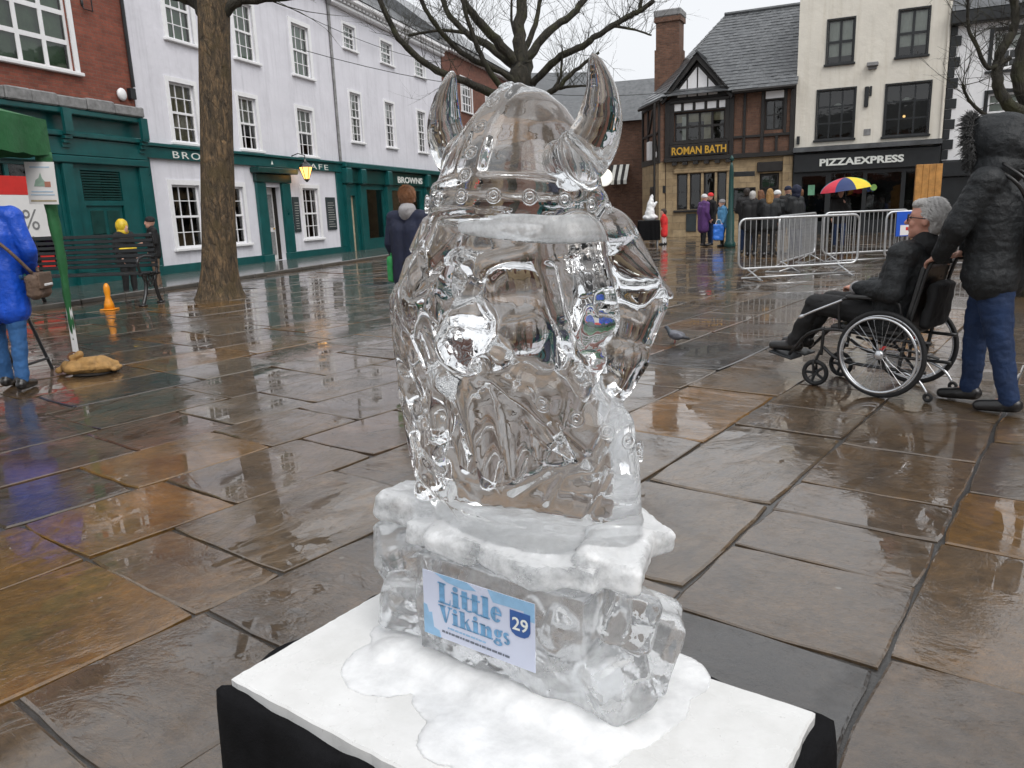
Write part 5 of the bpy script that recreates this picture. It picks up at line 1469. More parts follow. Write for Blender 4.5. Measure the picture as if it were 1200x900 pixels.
sm_ = MB(); sm_.bbox(-.20, .24, -.12, .12, .01, .13, .045); sm_.ell((.06, 0, .11), (.17, .11, .055)); sm_.cone((-.2, .02, .08), (-.27, .05, .05), .05, .02); sm_.bbox(-.30, -.25, -.02, .10, .02, .07, .012); sm_.bbox(.22, .27, -.09, .09, .02, .06, .012)
sm_.cone((-.14, .0, .16), (-.07, .02, .19), .03, .035)
def bag_creases(c, n):
    return c + n*(noise.noise(c*8)*.012 + .007*abs(noise.noise(c*Vector((14, 5, 9)).x)) - .006*max(0, math.sin(c.x*38+6*noise.noise(c*6)))**6)
fuse(sm_, 'bag', M['sand'], sbg, .009, 2, post=displace(bag_creases))
MB().torus((-.12, .0, .17), .045, .008, axis=(.3, -.8, .4), n=20, k=6).build('handle', simple('brown_strap', (.12, .05, .02), .7), sbg)
MB().lathe([(.19, 0), (.20, .012), (.18, .018)], 16).build('base_pad', M['near_black'], sbg, loc=(.05, .02, 0))

# ================================================================== folding table leg behind the blue jacket
ft_ = tag(empty('folding_table', (-5.25, 7.25, 0)), 'black folding trestle table beside the person in the blue jacket', 'table')
MB().bbox(-.75, .62, -.3, .3, .72, .755, .006).build('table_top', M['near_black'], ft_)
for x0_, x1_ in ((.50, .70), (-.62, -.78)):
    for y in (-.26, .26):
        MB().tube([(x0_, y*.9, .72), (x1_, y, 0)], .016, 8).build('leg', M['iron'], ft_)
    MB().tube([(x1_*.97, -.255, .12), (x1_*.97, .255, .12)], .013, 8).build('stretcher', M['iron'], ft_)
MB().tube([(.66, -.255, .15), (-.74, -.255, .15)], .012, 8).build('stretcher', M['iron'], ft_)

# ================================================================== cast-iron and timber bench
bn = tag(empty('park_bench', (-7.35, 13.75, 0), R(-4)), 'long black slatted park bench with cast iron ends, in front of the teal shop', 'bench')
for k in range(7): MB().bbox(-1.15, 1.1, .20-.012*k, .235-.012*k, .64+k*.088, .70+k*.088, .008).build('back_slat', M['near_black'], bn)
for k in range(5): MB().bbox(-1.15, 1.1, -.36+k*.105, -.275+k*.105, .535, .57, .006).build('seat_slat', M['near_black'], bn)
def bench_end(x):
    e = MB()
    for s_, w in ((-1, .33), (1, .22)):
        e.tube(smooth_path([(x, w*s_*.75, .53), (x, w*s_*.55, .40), (x, w*s_*.72, .2), (x, w*s_*1.1, .02)]), .032, 8)
        e.cbox((x, w*s_*1.1, .015), (.09, .12, .03))
    for k in range(5):
        e.torus((x, -.2+k*.09, .47-.02*(k % 2)), .042, .012, axis=(1, 0, 0), n=16, k=6)
    for k in range(3): e.torus((x, -.16+k*.13, .36), .05, .012, axis=(1, 0, 0), n=16, k=6)
    e.cbox((x, -.02, .525), (.05, .66, .035))
    e.tube(smooth_path([(x, .22, .5), (x, .26, .8), (x, .17, 1.24)]), .028, 8)
    e.tube(smooth_path([(x, .22, .80), (x, -.1, .84), (x, -.33, .80), (x, -.36, .68), (x, -.30, .55)]), .024, 8)
    e.build('cast_end', M['iron'], bn, True)
for x in (-1.1, 1.06): bench_end(x)
# orange warning cone
cn = tag(empty('warning_cone', (-6.72, 12.95, 0)), 'small orange folding warning cone on the wet paving by the bench', 'cone')
MB().lathe([(.085, .012), (.075, .10), (.055, .16), (.04, .22), (.05, .30), (.05, .38), (.03, .43), (.012, .445)], 14).build('cone_body', M['orange'], cn, True)
MB().bbox(-.115, .115, -.115, .115, 0, .022, .008).build('base', M['orange'], cn)

# ================================================================== steel crowd barriers
def barrier(x0, y0, x1, y1, label, feet=True):
    L = math.hypot(x1-x0, y1-y0); a = math.atan2(y1-y0, x1-x0)
    r_ = tag(empty('crowd_barrier', (x0, y0, 0), a), label, 'barrier', 'steel crowd barriers')
    c = .12; z0, z1 = .22, 1.08
    def arc(cx, cz, a0):
        return [(cx+c*math.cos(R(a0+t*22.5)), 0, cz+c*math.sin(R(a0+t*22.5))) for t in range(5)]
    loop = arc(L-c, z1-c, 0) + arc(c, z1-c, 90) + arc(c, z0+c, 180) + arc(L-c, z0+c, 270)
    MB().tube(loop+[loop[0]], .021, 8, cap=False).build('frame', M['galv'], r_, True)
    bar = MB().tube([(0, 0, z0+.01), (0, 0, z1-.01)], .0075, 6).mesh('upright_bar', M['galv'])
    nb = int(L/.105)
    for k in range(1, nb): link('upright_bar', bar, r_, (L*k/nb, 0, 0))
    if feet:
        for fx in (L*.12, L*.88):
            MB().tube([(fx-.12, 0, z0), (fx, -.32, .03), (fx, .32, .03), (fx+.12, 0, z0)], .017, 8).build('foot', M['galv'], r_, True)
        MB().tube([(.05, -.02, .06), (L-.05, -.02, .06)], .016, 8).build('base_rail', M['galv'], r_, True)
    return r_
barrier(4.06, 13.6, 6.35, 14.05, 'steel crowd barrier nearest the sculpture, in front of the waiting crowd')
barrier(5.10, 14.6, 6.85, 17.3, 'steel crowd barrier running away from the camera behind the nearest barrier')
barrier(6.75, 16.6, 8.75, 17.0, 'steel crowd barrier behind the seated man, in front of the umbrella')
barrier(7.25, 14.9, 9.5, 15.1, 'steel crowd barrier with the blue poster tied to it')
ps = tag(empty('barrier_poster', (7.65, 14.86, .83), R(5)), 'blue and white poster tied to the steel barrier behind the seated man', 'poster')
MB().bbox(-.24, .24, -.008, .008, -.21, .25, .003).build('board', simple('bright_blue_print', (.02, .10, .55), .4, .1), ps)
MB().box(-.16, .20, -.0115, -.0085, -.19, .0).build('white_panel', M['poster'], ps)
MB().box(-.05, .14, -.0135, -.0116, -.10, -.04).build('red_print', M['red'], ps)
wp = tag(empty('wooden_panel', (8.63, 16.1, 0), R(-8)), 'tall varnished wooden panel standing behind the seated man', 'panel')
for k in range(4): MB().bbox(-.25+k*.126, -.25+k*.126+.122, -.03, .03, 0.05, 1.98, .006).build('plank', M['wood'], wp)
MB().bbox(-.24, .24, .032, .07, .3, .42, .005).build('batten', M['wood'], wp)
MB().bbox(-.3, .3, -.25, .25, 0, .048, .01).build('foot', M['iron'], wp)
# green post with fingers
lp = tag(empty('sign_post', (7.05, 24.6, 0)), 'dark green metal fingerpost in front of the pub window', 'post')
MB().lathe([(.18, 0), (.18, .12), (.13, .2), (.12, 1.0), (.08, 1.1), (.07, 2.3), (.05, 2.5), (.02, 2.6)], 14).build('post', M['teal_dark'], lp, True)
MB().bbox(.08, .72, -.02, .02, 2.15, 2.30, .008).build('finger', M['near_black'], lp)
MB().lathe([(.02, 0), (.07, .06), (.05, .14), (.01, .2)], 10, (0, 0, 2.6)).build('finial', M['teal_dark'], lp, True)
# lit disc and awning in the lane beside the pub
ds = tag(empty('disc_sign', (5.02, 39.9, 2.86)), 'round white hanging sign in the lane left of the pub', 'sign')
MB().lathe([(.40, -.05), (.44, 0), (.40, .05)], 24).build('disc', M['lit_sign'], ds, rot=(R(90), 0, 0))
MB().tube([(0, 0, .4), (0, .02, .62), (.35, 1.22, .62)], .025, 6).build('bracket', M['iron'], ds)
aw = tag(empty('striped_awning', (5.52, 41.06, 0), R(-18)), 'small striped shop awning in the lane beside the pub', 'awning')
for k in range(6):
    MB().add([(k*.16, 0, 3.5), (k*.16+.16, 0, 3.5), (k*.16+.16, -.9, 2.7), (k*.16, -.9, 2.7), (k*.16, -.9, 2.5), (k*.16+.16, -.9, 2.5)], [(0, 1, 2, 3), (3, 2, 5, 4)]).build('stripe', M['blind'] if k % 2 else M['timber'], aw)
# ================================================================== second sculpture far across the square
s2 = tag(empty('far_stand', (5.14, 28.2, 0), R(-6)), 'small black draped stand far across the square in front of the pub', 'stand')
skirt(-.36, .36, -.26, .26, .86, .16, 120, .02, .02, 9).build('cloth_skirt', M['black_cloth'], s2, True)
MB().bbox(-.36, .36, -.26, .26, .84, .872, .006).build('top', M['near_black'], s2)
for x in (-.3, .3):
    for y in (-.2, .2): MB().box(x-.02, x+.02, y-.02, y+.02, 0, .84).build('leg', M['galv'], s2)
i2 = tag(empty('far_ice_sculpture', (5.20, 28.2, .872)), 'small white ice figure on the far draped stand by the pub', 'ice sculpture')
q = MB(); q.ell((0, 0, .10), (.28, .2, .12)); q.cone((-.02, 0, .15), (.0, 0, .5), .19, .13); q.cone((0, 0, .5), (.05, 0, .85), .14, .05); q.cone((.05, 0, .45), (.2, 0, .6), .08, .05)
fuse(q, 'figure', M['ice_white'], i2, .02, 2, post=wobble(.02, 9))
# ================================================================== pigeon
pg = tag(empty('pigeon', (1.66, 7.62, 0), R(150)), 'grey pigeon standing on the wet paving right of the sculpture', 'pigeon')
q = MB(); q.ell((0, 0, .105), (.095, .055, .058), (0, R(-12), 0)); q.cone((.06, 0, .125), (.095, 0, .175), .035, .022); q.ell((.108, 0, .19), (.027, .022, .023)); q.cone((-.06, 0, .095), (-.165, 0, .068), .034, .014)
q.cone((.128, 0, .188), (.15, 0, .180), .007, .003)
m_pg, t_, b_ = new_mat('pigeon_plumage')
co_ = N(t_, 'TexCoord'); sx_ = N(t_, 'SeparateXYZ'); t_.links.new(co_.outputs['Object'], sx_.inputs[0])
rp_ = ramp(t_, math_n(t_, 'ADD', math_n(t_, 'MULTIPLY', sx_.outputs['X'], 3.0), .55), [(.08, (.015, .015, .018)), (.3, (.10, .105, .12)), (.66, (.17, .175, .20)), (.76, (.06, .075, .09)), (.9, (.05, .055, .07))])
t_.links.new(rp_.outputs[0], b_.inputs['Base Color']); b_.inputs['Roughness'].default_value = .6
fuse(q, 'body', m_pg, pg, .006, 3)
for s_ in (-1, 1):
    MB().ell((-.02, s_*.047, .112), (.085, .016, .036), (0, R(-10), 0)).build('wing', simple('pigeon_wing', (.15, .155, .18), .6, .5, 30), pg, True)
    lgp = MB().tube([(.0, s_*.022, .06), (.008, s_*.022, .008)], .0045, 6).build('leg', simple('pigeon_leg', (.35, .10, .08), .6), pg)
    for a in (-.5, 0, .5): MB().tube([(.008, s_*.022, .006), (.008+.03*math.cos(a), s_*.022+.03*math.sin(a), .004)], .0035, 5).build('toe', M['iron'], lgp)
pg.scale = (.85, .85, .85)
# ================================================================== people
SKIN = {}
def skin(tone):
    if tone not in SKIN:
        col = {'fair': (.58, .33, .25), 'ruddy': (.60, .30, .22), 'tan': (.42, .24, .16)}[tone]
        ma = simple('skin_'+tone, col, .5, .12, 14); ma.node_tree.nodes['Principled BSDF'].inputs['Subsurface Weight'].default_value = .1
        ma.node_tree.nodes['Principled BSDF'].inputs['Subsurface Radius'].default_value = (.01, .004, .002)
        SKIN[tone] = ma
    return SKIN[tone]
CLOTH = {}
def cloth(name, col, rough=.75, bump=.5, bscale=14, sheen=.0, coat=0.0, var=.25, bdist=.02):
    if name not in CLOTH: CLOTH[name] = simple(name, col, rough, var, 8, bump, bscale, sheen=sheen, coat=coat, bdist=bdist)
    return CLOTH[name]
M['c_black'] = cloth('black_padded_nylon', (.009, .011, .013), .62, .8, 26)
M['c_blackwool'] = cloth('black_wool', (.012, .012, .013), .8, .3, 60)
M['c_jeans'] = cloth('blue_denim', (.007, .023, .072), .8, .5, 22)
M['c_jeans2'] = cloth('mid_blue_denim', (.025, .10, .26), .8, .5, 22)
M['c_blue'] = cloth('bright_blue_waterproof', (.004, .070, .50), .45, .7, 9, bdist=.03)
M['c_navy'] = cloth('navy_coat_cloth', (.008, .012, .035), .75)
M['c_grey'] = cloth('grey_marl', (.32, .31, .32), .85)
M['c_yellow'] = cloth('yellow_waterproof', (.75, .52, .03), .45)
M['c_purple'] = cloth('purple_padded_coat', (.10, .035, .16), .6)
M['c_red'] = cloth('red_knit', (.65, .03, .03), .8)
M['c_sky'] = cloth('light_blue_jacket', (.10, .30, .52), .6)
M['c_tan'] = cloth('tan_trousers', (.20, .13, .085), .8)
M['c_white'] = cloth('white_knit', (.70, .70, .70), .85)
M['c_green'] = cloth('green_bag_canvas', (.03, .28, .08), .6)
M['c_brown'] = cloth('brown_bag_canvas', (.13, .085, .06), .7, .6, 40)
M['leather'] = cloth('black_leather', (.012, .011, .011), .35, .2, 50, coat=.3)
M['h_white'] = cloth('white_grey_hair', (.50, .48, .46), .6, 1.0, 60)
M['h_brown'] = cloth('brown_hair', (.16, .065, .025), .55, 1.0, 60)
M['h_dark'] = cloth('dark_hair', (.03, .02, .014), .5, 1.0, 60)
M['h_blond'] = cloth('blond_hair', (.34, .19, .06), .55, 1.0, 60)
M['fur'] = cloth('black_fur_trim', (.008, .008, .008), .9, 1.0, 90, sheen=.3, bdist=.04)

def head_shapes(mb, T, s=1.0, detail=True):
    old = mb.T; mb.T = old @ T @ Matrix.Scale(s, 4)
    mb.ell((-.005, 0, .022), (.099, .077, .103), n=20, m=14)
    mb.ell((.030, 0, -.055), (.066, .056, .066)); mb.ell((.066, 0, -.096), (.028, .028, .022))
    mb.cone((.088, 0, .022), (.112, 0, -.022), .010, .0155, 8, 3)
    if detail:
        for s_ in (-1, 1):
            mb.ell((-.008, s_*.078, -.008), (.020, .010, .032), n=10, m=6)
            mb.cone((.080, s_*.012, .036), (.066, s_*.048, .034), .012, .010, 8, 3)
            mb.ell((.066, s_*.038, -.025), (.026, .022, .024), n=8, m=6)
        mb.cone((.090, -.018, -.056), (.090, .018, -.056), .0085, .0085, 8, 3)
        mb.cone((.087, -.014, -.068), (.087, .014, -.068), .008, .008, 8, 3)
    mb.T = old
def face_bits(parent, T, s=1.0):
    m_eye = simple('eye_dark', (.02, .015, .012), .2, .0)
    for s_ in (-1, 1):
        MB(T @ Matrix.Scale(s, 4)).ell((.083, s_*.032, .012), (.009, .012, .007), n=10, m=6).build('eye', m_eye, parent, True)
    MB(T @ Matrix.Scale(s, 4)).box(.094, .0985, -.02, .02, -.0635, -.0605).build('mouth', simple('lip_line', (.25, .08, .07), .5, .05), parent)
def hand_shapes(mb, w, f, nrm, thumb=1, curl=.9, s=1.0):
    """palm with four unequal bent fingers and a thumb; f = finger direction, nrm = back of the hand, thumb = side of the thumb"""
    w, f, nrm = Vector(w), Vector(f).normalized(), Vector(nrm)
    nrm = (nrm - f*nrm.dot(f)).normalized(); side = f.cross(nrm)*thumb
    mb.cone(w, w+f*.035*s, .026*s, .030*s)
    for k in range(4): mb.cone(w+f*.03*s+side*(.026-.0175*k)*s, w+f*.085*s+side*(.030-.020*k)*s, .014*s, .0115*s, 8, 3)
    for k, L in enumerate((.072, .080, .074, .058)):
        p = w+f*.088*s+side*(.030-.020*k)*s; d = f.copy()
        for j, fr in enumerate((.45, .32, .23)):
            a = curl*(j+.55)*.75
            d = f*math.cos(a) - nrm*math.sin(a)
            q = p+d*L*fr*s; mb.cone(p, q, (.0095-.001*j)*s, (.0088-.001*j)*s, 8, 3); p = q
    p = w+f*.025*s+side*.024*s; d = (f*.6+side*.75-nrm*.25).normalized(); q = p+d*.04*s
    mb.cone(p, q, .013*s, .011*s, 8, 3); d2 = (f*.95+side*.1-nrm*.5*curl).normalized(); mb.cone(q, q+d2*.032*s, .0105*s, .008*s, 8, 3)

def stand_pose(h=1.7, lean=0.0, stride=.08, armL=None, armR=None, spread=.0):
    k = h/1.72
    J = dict(pelvis=(0, 0, .95), chest=(lean*.5, 0, 1.27), neck=(lean*.85, 0, 1.46), head=(lean+.02, 0, 1.605),
             shL=(lean*.75, .185, 1.405), elL=(lean*.5-.03, .235, 1.13), wrL=(lean*.5+.08, .225, .90),
             shR=(lean*.75, -.185, 1.405), elR=(lean*.5-.03, -.235, 1.13), wrR=(lean*.5+.08, -.225, .90),
             hipL=(0, .09, .92), knL=(stride*.6+.02, .10+spread, .50), anL=(stride, .10+spread, .085), toL=(stride+.17, .115+spread, .035),
             hipR=(0, -.09, .92), knR=(-stride*.4+.02, -.10-spread, .50), anR=(-stride, -.10-spread, .085), toR=(-stride+.17, -.115-spread, .035))
    if armL: J['elL'], J['wrL'] = armL
    if armR: J['elR'], J['wrR'] = armR
    return {a: Vector(b)*k for a, b in J.items()}
def person(label, loc, rz, J, coat, trousers, shoe=None, sk='fair', hair=None, hood=None, hat=None, hem=.14, bulk=1.0, voxel=.022, long_hair=False,
           group=None, near=False, headturn=0.0, coat_post=None, hand_f=None, headtilt=0.0, cat='person', hs=1.0, legs=1.0):
    r_ = tag(empty('person', loc, rz), label, cat, group)
    v = lambda a: Vector(J[a])
    TH_ = Matrix.Translation(v('head')) @ Matrix.Rotation(headturn, 4, 'Z') @ Matrix.Rotation(headtilt, 4, 'Y')
    b = MB()
    head_shapes(b, TH_, hs, near)
    b.cone(v('neck')-Vector((0, 0, .06)), v('head')+Vector((-.01, 0, -.06)), .055, .052)
    lat = Vector((0, 1, 0))
    for s_ in (-1, 1):
        b.cone(v('pelvis')+lat*s_*.07, v('chest')+lat*s_*.08, .10, .105); 
    b.cone(v('shL'), v('shR'), .06, .06)
    for q in 'LR':
        b.cone(v('sh'+q), v('el'+q), .045, .036); b.cone(v('el'+q), v('wr'+q), .036, .026)
        d = (v('wr'+q)-v('el'+q)).normalized()
        if near:
            f, nn, th = (hand_f or {}).get(q, (d, Vector((0, 1 if q == 'L' else -1, 0)), 1 if q == 'R' else -1))
            hand_shapes(b, v('wr'+q), f, nn, th, s=1.0)
        else:
            b.cone(v('wr'+q), v('wr'+q)+d*.07, .03, .028); b.cone(v('wr'+q)+d*.07, v('wr'+q)+d*.15, .022, .012); b.cone(v('wr'+q)+d*.03, v('wr'+q)+d*.08+Vector((.03, 0, 0)), .014, .010)
        b.cone(v('hip'+q), v('kn'+q), .075, .052); b.cone(v('kn'+q), v('an'+q), .05, .035); b.cone(v('an'+q), v('to'+q), .03, .015)
    fuse(b, 'body', skin(sk), r_, .0085 if near else voxel, 2)
    c = MB()
    up_ = (v('neck')-v('pelvis')).normalized(); hemp = v('pelvis')-Vector((0, 0, 1))*hem
    for s_ in (-1, 1):
        c.cone(hemp+lat*s_*.085, v('pelvis')+lat*s_*.075, .118*bulk*(1.12 if legs > 1 else 1), .120*bulk*(1.06 if legs > 1 else 1), 14); c.cone(v('pelvis')+lat*s_*.075, v('chest')+lat*s_*.085, .120*bulk, .128*bulk, 14)
        c.cone(v('chest')+lat*s_*.085, v('sh'+('L' if s_ > 0 else 'R'))-Vector((0, 0, .02))-lat*s_*.04, .128*bulk, .085*bulk, 14)
    c.cone(v('shL'), v('shR'), .082*bulk, .082*bulk); c.cone(v('neck')-Vector((0, 0, .04)), v('neck')+Vector((0, 0, .015)), .085, .075)
    for q in 'LR':
        c.cone(v('sh'+q), v('el'+q), .076*bulk, .062*bulk); c.cone(v('el'+q), v('wr'+q)-(v('wr'+q)-v('el'+q)).normalized()*.01, .062*bulk, .046*bulk)
    fuse(c, 'coat', coat, r_, .012 if near else voxel*.9, 3 if near else 2, post=coat_post)
    t = MB()
    t.cone(v('hipL'), v('hipR'), .105*min(1.1, bulk), .105*min(1.1, bulk))
    for q in 'LR':
        t.cone(v('hip'+q), v('kn'+q), .100*min(1.25, bulk), .074*legs); t.cone(v('kn'+q), v('an'+q)+Vector((0, 0, -.005)), .07*legs, .054*(.5+.5*legs))
    fuse(t, 'trousers', trousers, r_, .011 if near else voxel*.9, 2, post=displace(lambda c, n: c+n*(noise.noise(Vector((c.x*10, c.y*10, c.z*17)))*.008+abs(noise.noise(Vector((c.x*17, c.y*17, c.z*30))))*.007-.003)))
    for q in 'LR':
        a, e = v('an'+q), v('to'+q); s = MB()
        s.cone(Vector((a.x-.03, a.y, a.z-.028))if near or True else a, e, .048, .036, 12); s.cone(a+Vector((0, 0, .03)), Vector((a.x, a.y, a.z-.02)), .05, .05)
        zmin = min(a.z, e.z)-.075
        so = fuse(s, 'shoe', shoe or M['leather'], r_, .012 if near else voxel*.8, 2)
    if hair:
        h_ = MB(TH_ @ Matrix.Scale(hs, 4)); h_.ell((-.026, 0, .036), (.096, .084, .102), n=18, m=12); h_.ell((-.055, 0, -.02), (.058, .074, .075)); h_.ell((.025, 0, .092), (.068, .068, .040))
        if long_hair: h_.cone((-.05, .02, -.02), (-.07, .03, -.2), .08, .07); h_.cone((-.05, -.02, -.02), (-.07, -.03, -.2), .08, .06)
        fuse(h_, 'hair', hair, r_, .008 if near else .016, 1, post=wobble(.005 if near else .006, 40))
    if hood:
        h_ = MB(TH_); h_.ell((-.035, 0, .03), (.125, .118, .145), n=20, m=14); h_.ell((-.03, 0, -.09), (.11, .115, .09))
        fuse(h_, 'hood', hood, r_, .012, 2, post=wobble(.008, 14))
    if hat:
        h_ = MB(TH_); h_.ell((-.012, 0, .060), (.106, .090, .078)); h_.torus((-.008, 0, .035), .084, .018)
        fuse(h_, 'hat', hat, r_, .014, 1)
    return r_, TH_

def strands(parent, T, mat, n, length, seed, back=.8):
    """loose strands lying over the hair"""
    rs_ = random.Random(seed); g_ = MB(T)
    for _ in range(n):
        a = rs_.uniform(0, 2*math.pi); e = rs_.uniform(-.15, 1.5)
        d = Vector((math.cos(a)*math.cos(e), math.sin(a)*math.cos(e), math.sin(e)))
        if d.x > .35 and d.z < .62: continue
        p = Vector((-.026+.094*d.x, .082*d.y, .036+.100*d.z))
        w = (Vector((-back, d.y*.4, -.55-.3*(1-d.z)))+Vector((rs_.gauss(0, .3), rs_.gauss(0, .3), rs_.gauss(0, .25)))); w = (w-d*w.dot(d)*.9).normalized()
        L = length*rs_.uniform(.6, 1.3)
        g_.tube([p, p+w*L*.5+d*.006, p+w*L+d*.001], [.0016, .0014, .0004], 3, cap=False)
    return tag(g_.build('hair_strands', mat, parent), kind='stuff')
# ---- wheelchair frame: x forward, y towards the camera side, origin on the ground under the axle
WC_A = math.atan2(.75, -.66); WC_O = (2.755, 5.37, 0)
wc = tag(empty('wheelchair', WC_O, WC_A), 'black and steel wheelchair carrying the grey haired man', 'wheelchair')
m_chrome = simple('brushed_aluminium', (.62, .63, .65), .22, .1, 20, metal=.9); m_rub = simple('black_rubber', (.016, .016, .017), .7, .3, 30)
spoke = MB().tube([(.03, 0, 0), (.268, 0, 0)], .0016, 5).mesh('spoke', m_chrome)
for sy in (1, -1):
    y = sy*.285
    wh = empty('wheel', (0, y, .305)); wh.parent = wc; wh.rotation_euler = (R(90), 0, 0)
    MB().torus((0, 0, 0), .288, .0165, n=56, k=10).build('tyre', m_rub, wh, True)
    MB().torus((0, 0, 0), .268, .0095, n=56, k=8).build('rim', m_chrome, wh, True)
    MB().torus((0, 0, -.045*sy), .258, .0095, n=56, k=8).build('hand_rim', m_chrome, wh, True)
    MB().lathe([(.02, -.04), (.035, -.03), (.03, .03), (.018, .05)], 16).build('hub', m_chrome, wh, True)
    for k in range(28): link('spoke', spoke, wh, (0, 0, .012*(-1)**k), (0, 0, 2*math.pi*k/28+.22*(-1)**k))
    for k in range(6):
        a = math.pi/3*k; MB().tube([(.258*math.cos(a), .258*math.sin(a), -.045*sy), (.268*math.cos(a), .268*math.sin(a), -.008*sy)], .004, 5).build('hand_rim_tab', m_chrome, wh)
    # caster
    ca = empty('caster', (.50, sy*.205, .100)); ca.parent = wc; ca.rotation_euler = (R(90), 0, R(6*sy))
    MB().torus((0, 0, 0), .083, .0165, n=32, k=10).build('tyre', m_rub, ca, True)
    cs = MB().lathe([(.022, -.02), (.022, .02)], 12)
    for k in range(5):
        a = 2*math.pi*k/5; cs.tube([(0, 0, 0), (.075*math.cos(a), .075*math.sin(a), 0)], .011, 6)
    cs.build('wheel_spider', M['near_black'], ca)
    # side frame
    F = lambda pts, r=.0125, nm='frame_tube', mt=M['iron']: MB().tube(smooth_path([(x_, sy*y_, z_) for x_, y_, z_ in pts], 4), r, 8).build(nm, mt, wc, True)
    F([(-.30, .225, .40), (0, .225, .41), (.32, .225, .44), (.44, .225, .43)]); F([(-.28, .225, .20), (0, .225, .20), (.30, .225, .22), (.44, .215, .30)])
    F([(-.10, .225, .18), (-.14, .225, .45), (-.20, .225, .72), (-.26, .225, .93), (-.34, .225, .945)], .0135, 'back_tube')
    F([(.44, .225, .43), (.45, .215, .34), (.46, .205, .24)]); F([(.46, .205, .28), (.49, .205, .22), (.50, .205, .19)], .011)
    F([(.500, .185, .205), (.505, .18, .15), (.500, .18, .10)], .009, 'caster_fork'); F([(.500, .228, .205), (.505, .23, .15), (.500, .23, .10)], .009, 'caster_fork')
    F([(0, .225, .20), (.0, .225, .305), (.0, .225, .41)]); F([(-.10, .225, .40), (-.09, .23, .62), (-.02, .235, .665), (.28, .235, .67), (.33, .23, .60), (.32, .225, .43)], .011, 'arm_frame')
    MB().bbox(-.06, .28, sy*.235-.03, sy*.235+.03, .67, .70, .01).build('arm_pad', M['leather'], wc)
    F([(.44, .215, .44), (.58, .20, .38), (.70, .17, .25), (.74, .15, .205)], .012, 'leg_rest')
    MB(Matrix.Translation((.80, sy*.105, .195)) @ Matrix.Rotation(R(-12), 4, 'Y')).bbox(-.10, .10, -.085, .085, -.008, .008, .005).build('footplate', M['near_black'], wc)
    F([(-.12, .225, .20), (-.24, .225, .14), (-.30, .225, .06)], .010, 'anti_tip_bar', m_chrome)
    MB().torus((0, 0, 0), .022, .012, n=18, k=8).build('anti_tip_wheel', m_rub, wc, True, loc=(-.305, sy*.225, .036), rot=(R(90), 0, 0))
    F([(-.27, .225, .94), (-.38, .225, .948)], .018, 'push_grip', m_rub)
    MB().tube([(.16, sy*.25, .45), (.20, sy*.26, .55)], .009, 6).build('brake_lever', M['iron'], wc); MB().ell((.0, sy*.25, .34), (.03, .012, .012), (0, R(40), 0)).build('brake_tag', M['red'], wc)
MB().tube([(-.20, -.22, .22), (.20, .22, .40)], .011, 6).build('cross_brace', M['iron'], wc); MB().tube([(-.20, .22, .22), (.20, -.22, .40)], .011, 6).build('cross_brace', M['iron'], wc)
MB().bbox(-.14, .40, -.215, .215, .425, .475, .015).build('seat', M['leather'], wc)
MB(Matrix.Translation((-.165, 0, .69)) @ Matrix.Rotation(R(-12), 4, 'Y')).bbox(-.02, .02, -.215, .215, -.24, .22, .012).build('backrest', M['leather'], wc)
sg = MB(Matrix.Translation((-.235, 0, .60)) @ Matrix.Rotation(R(-9), 4, 'Y')); sg.bbox(-.035, .035, -.17, .17, -.12, .2, .02)
fuse(sg, 'rear_pocket', M['c_blackwool'], wc, .014, 3, post=wobble(.012, 9))
MB().tube([(.30, .26, .66), (.50, .27, .57), (.58, .27, .53)], .008, 6).ell((.595, .27, .522), (.028, .012, .014), (0, R(24), 0)).build('walking_stick', m_chrome, wc)

# ---- seated man
JM = dict(pelvis=(.03, 0, .565), chest=(-.06, 0, .86), neck=(-.13, 0, 1.055), head=(-.125, 0, 1.20),
          shL=(-.065, .20, .97), elL=(-.05, .285, .735), wrL=(.25, .135, .735), shR=(-.065, -.20, .97), elR=(-.03, -.28, .735), wrR=(.27, -.12, .735),
          hipL=(.07, .095, .555), knL=(.57, .12, .605), anL=(.735, .105, .295), toL=(.90, .115, .255),
          hipR=(.07, -.095, .555), knR=(.57, -.12, .605), anR=(.755, -.105, .295), toR=(.92, -.115, .255))
def creases(c, n):
    q = Vector((c.x*9, c.y*9, c.z*16)); d = noise.noise(q)*.007 + abs(noise.noise(q*1.9))*.006 + noise.noise(c*34)*.0015 - .004
    return c + n*d
man, TM = person('grey haired man with glasses and black coat sitting in the wheelchair', WC_O, WC_A, JM, M['c_black'], M['c_blackwool'], sk='ruddy', hair=M['h_white'], near=True,
                 headturn=R(10), headtilt=R(-4), bulk=1.30, hem=.06, coat_post=displace(creases), hs=1.08,
                 hand_f={'L': ((.85, -.45, .1), (0, .3, 1), 1), 'R': ((.85, .45, .1), (0, -.3, 1), -1)})
face_bits(man, TM, 1.08)
strands(man, TM @ Matrix.Scale(1.08, 4), cloth('silver_hair_strands', (.62, .60, .58), .5, 0), 1800, .045, 5)
gl_ = MB(TM @ Matrix.Scale(1.08, 4))
for s_ in (-1, 1):
    gl_.torus((.101, s_*.034, .010), .023, .0032, axis=(1, s_*.15, 0), n=20, k=6)
    gl_.tube([(.098, s_*.056, .014), (.06, s_*.080, .014), (-.01, s_*.086, .010)], .0032, 6)
gl_.tube([(.106, -.012, .014), (.108, 0, .016), (.106, .012, .014)], .003, 6)
gl_.build('glasses', M['near_black'], man)
fuse(MB().cone((.19, .165, .735), (.255, .135, .738), .054, .052), 'cuff', M['c_grey'], man, .01, 2)
fuse(MB().cone((-.14, 0, 1.03), (-.13, 0, 1.06), .095, .085), 'collar', M['c_blackwool'], man, .012, 2)

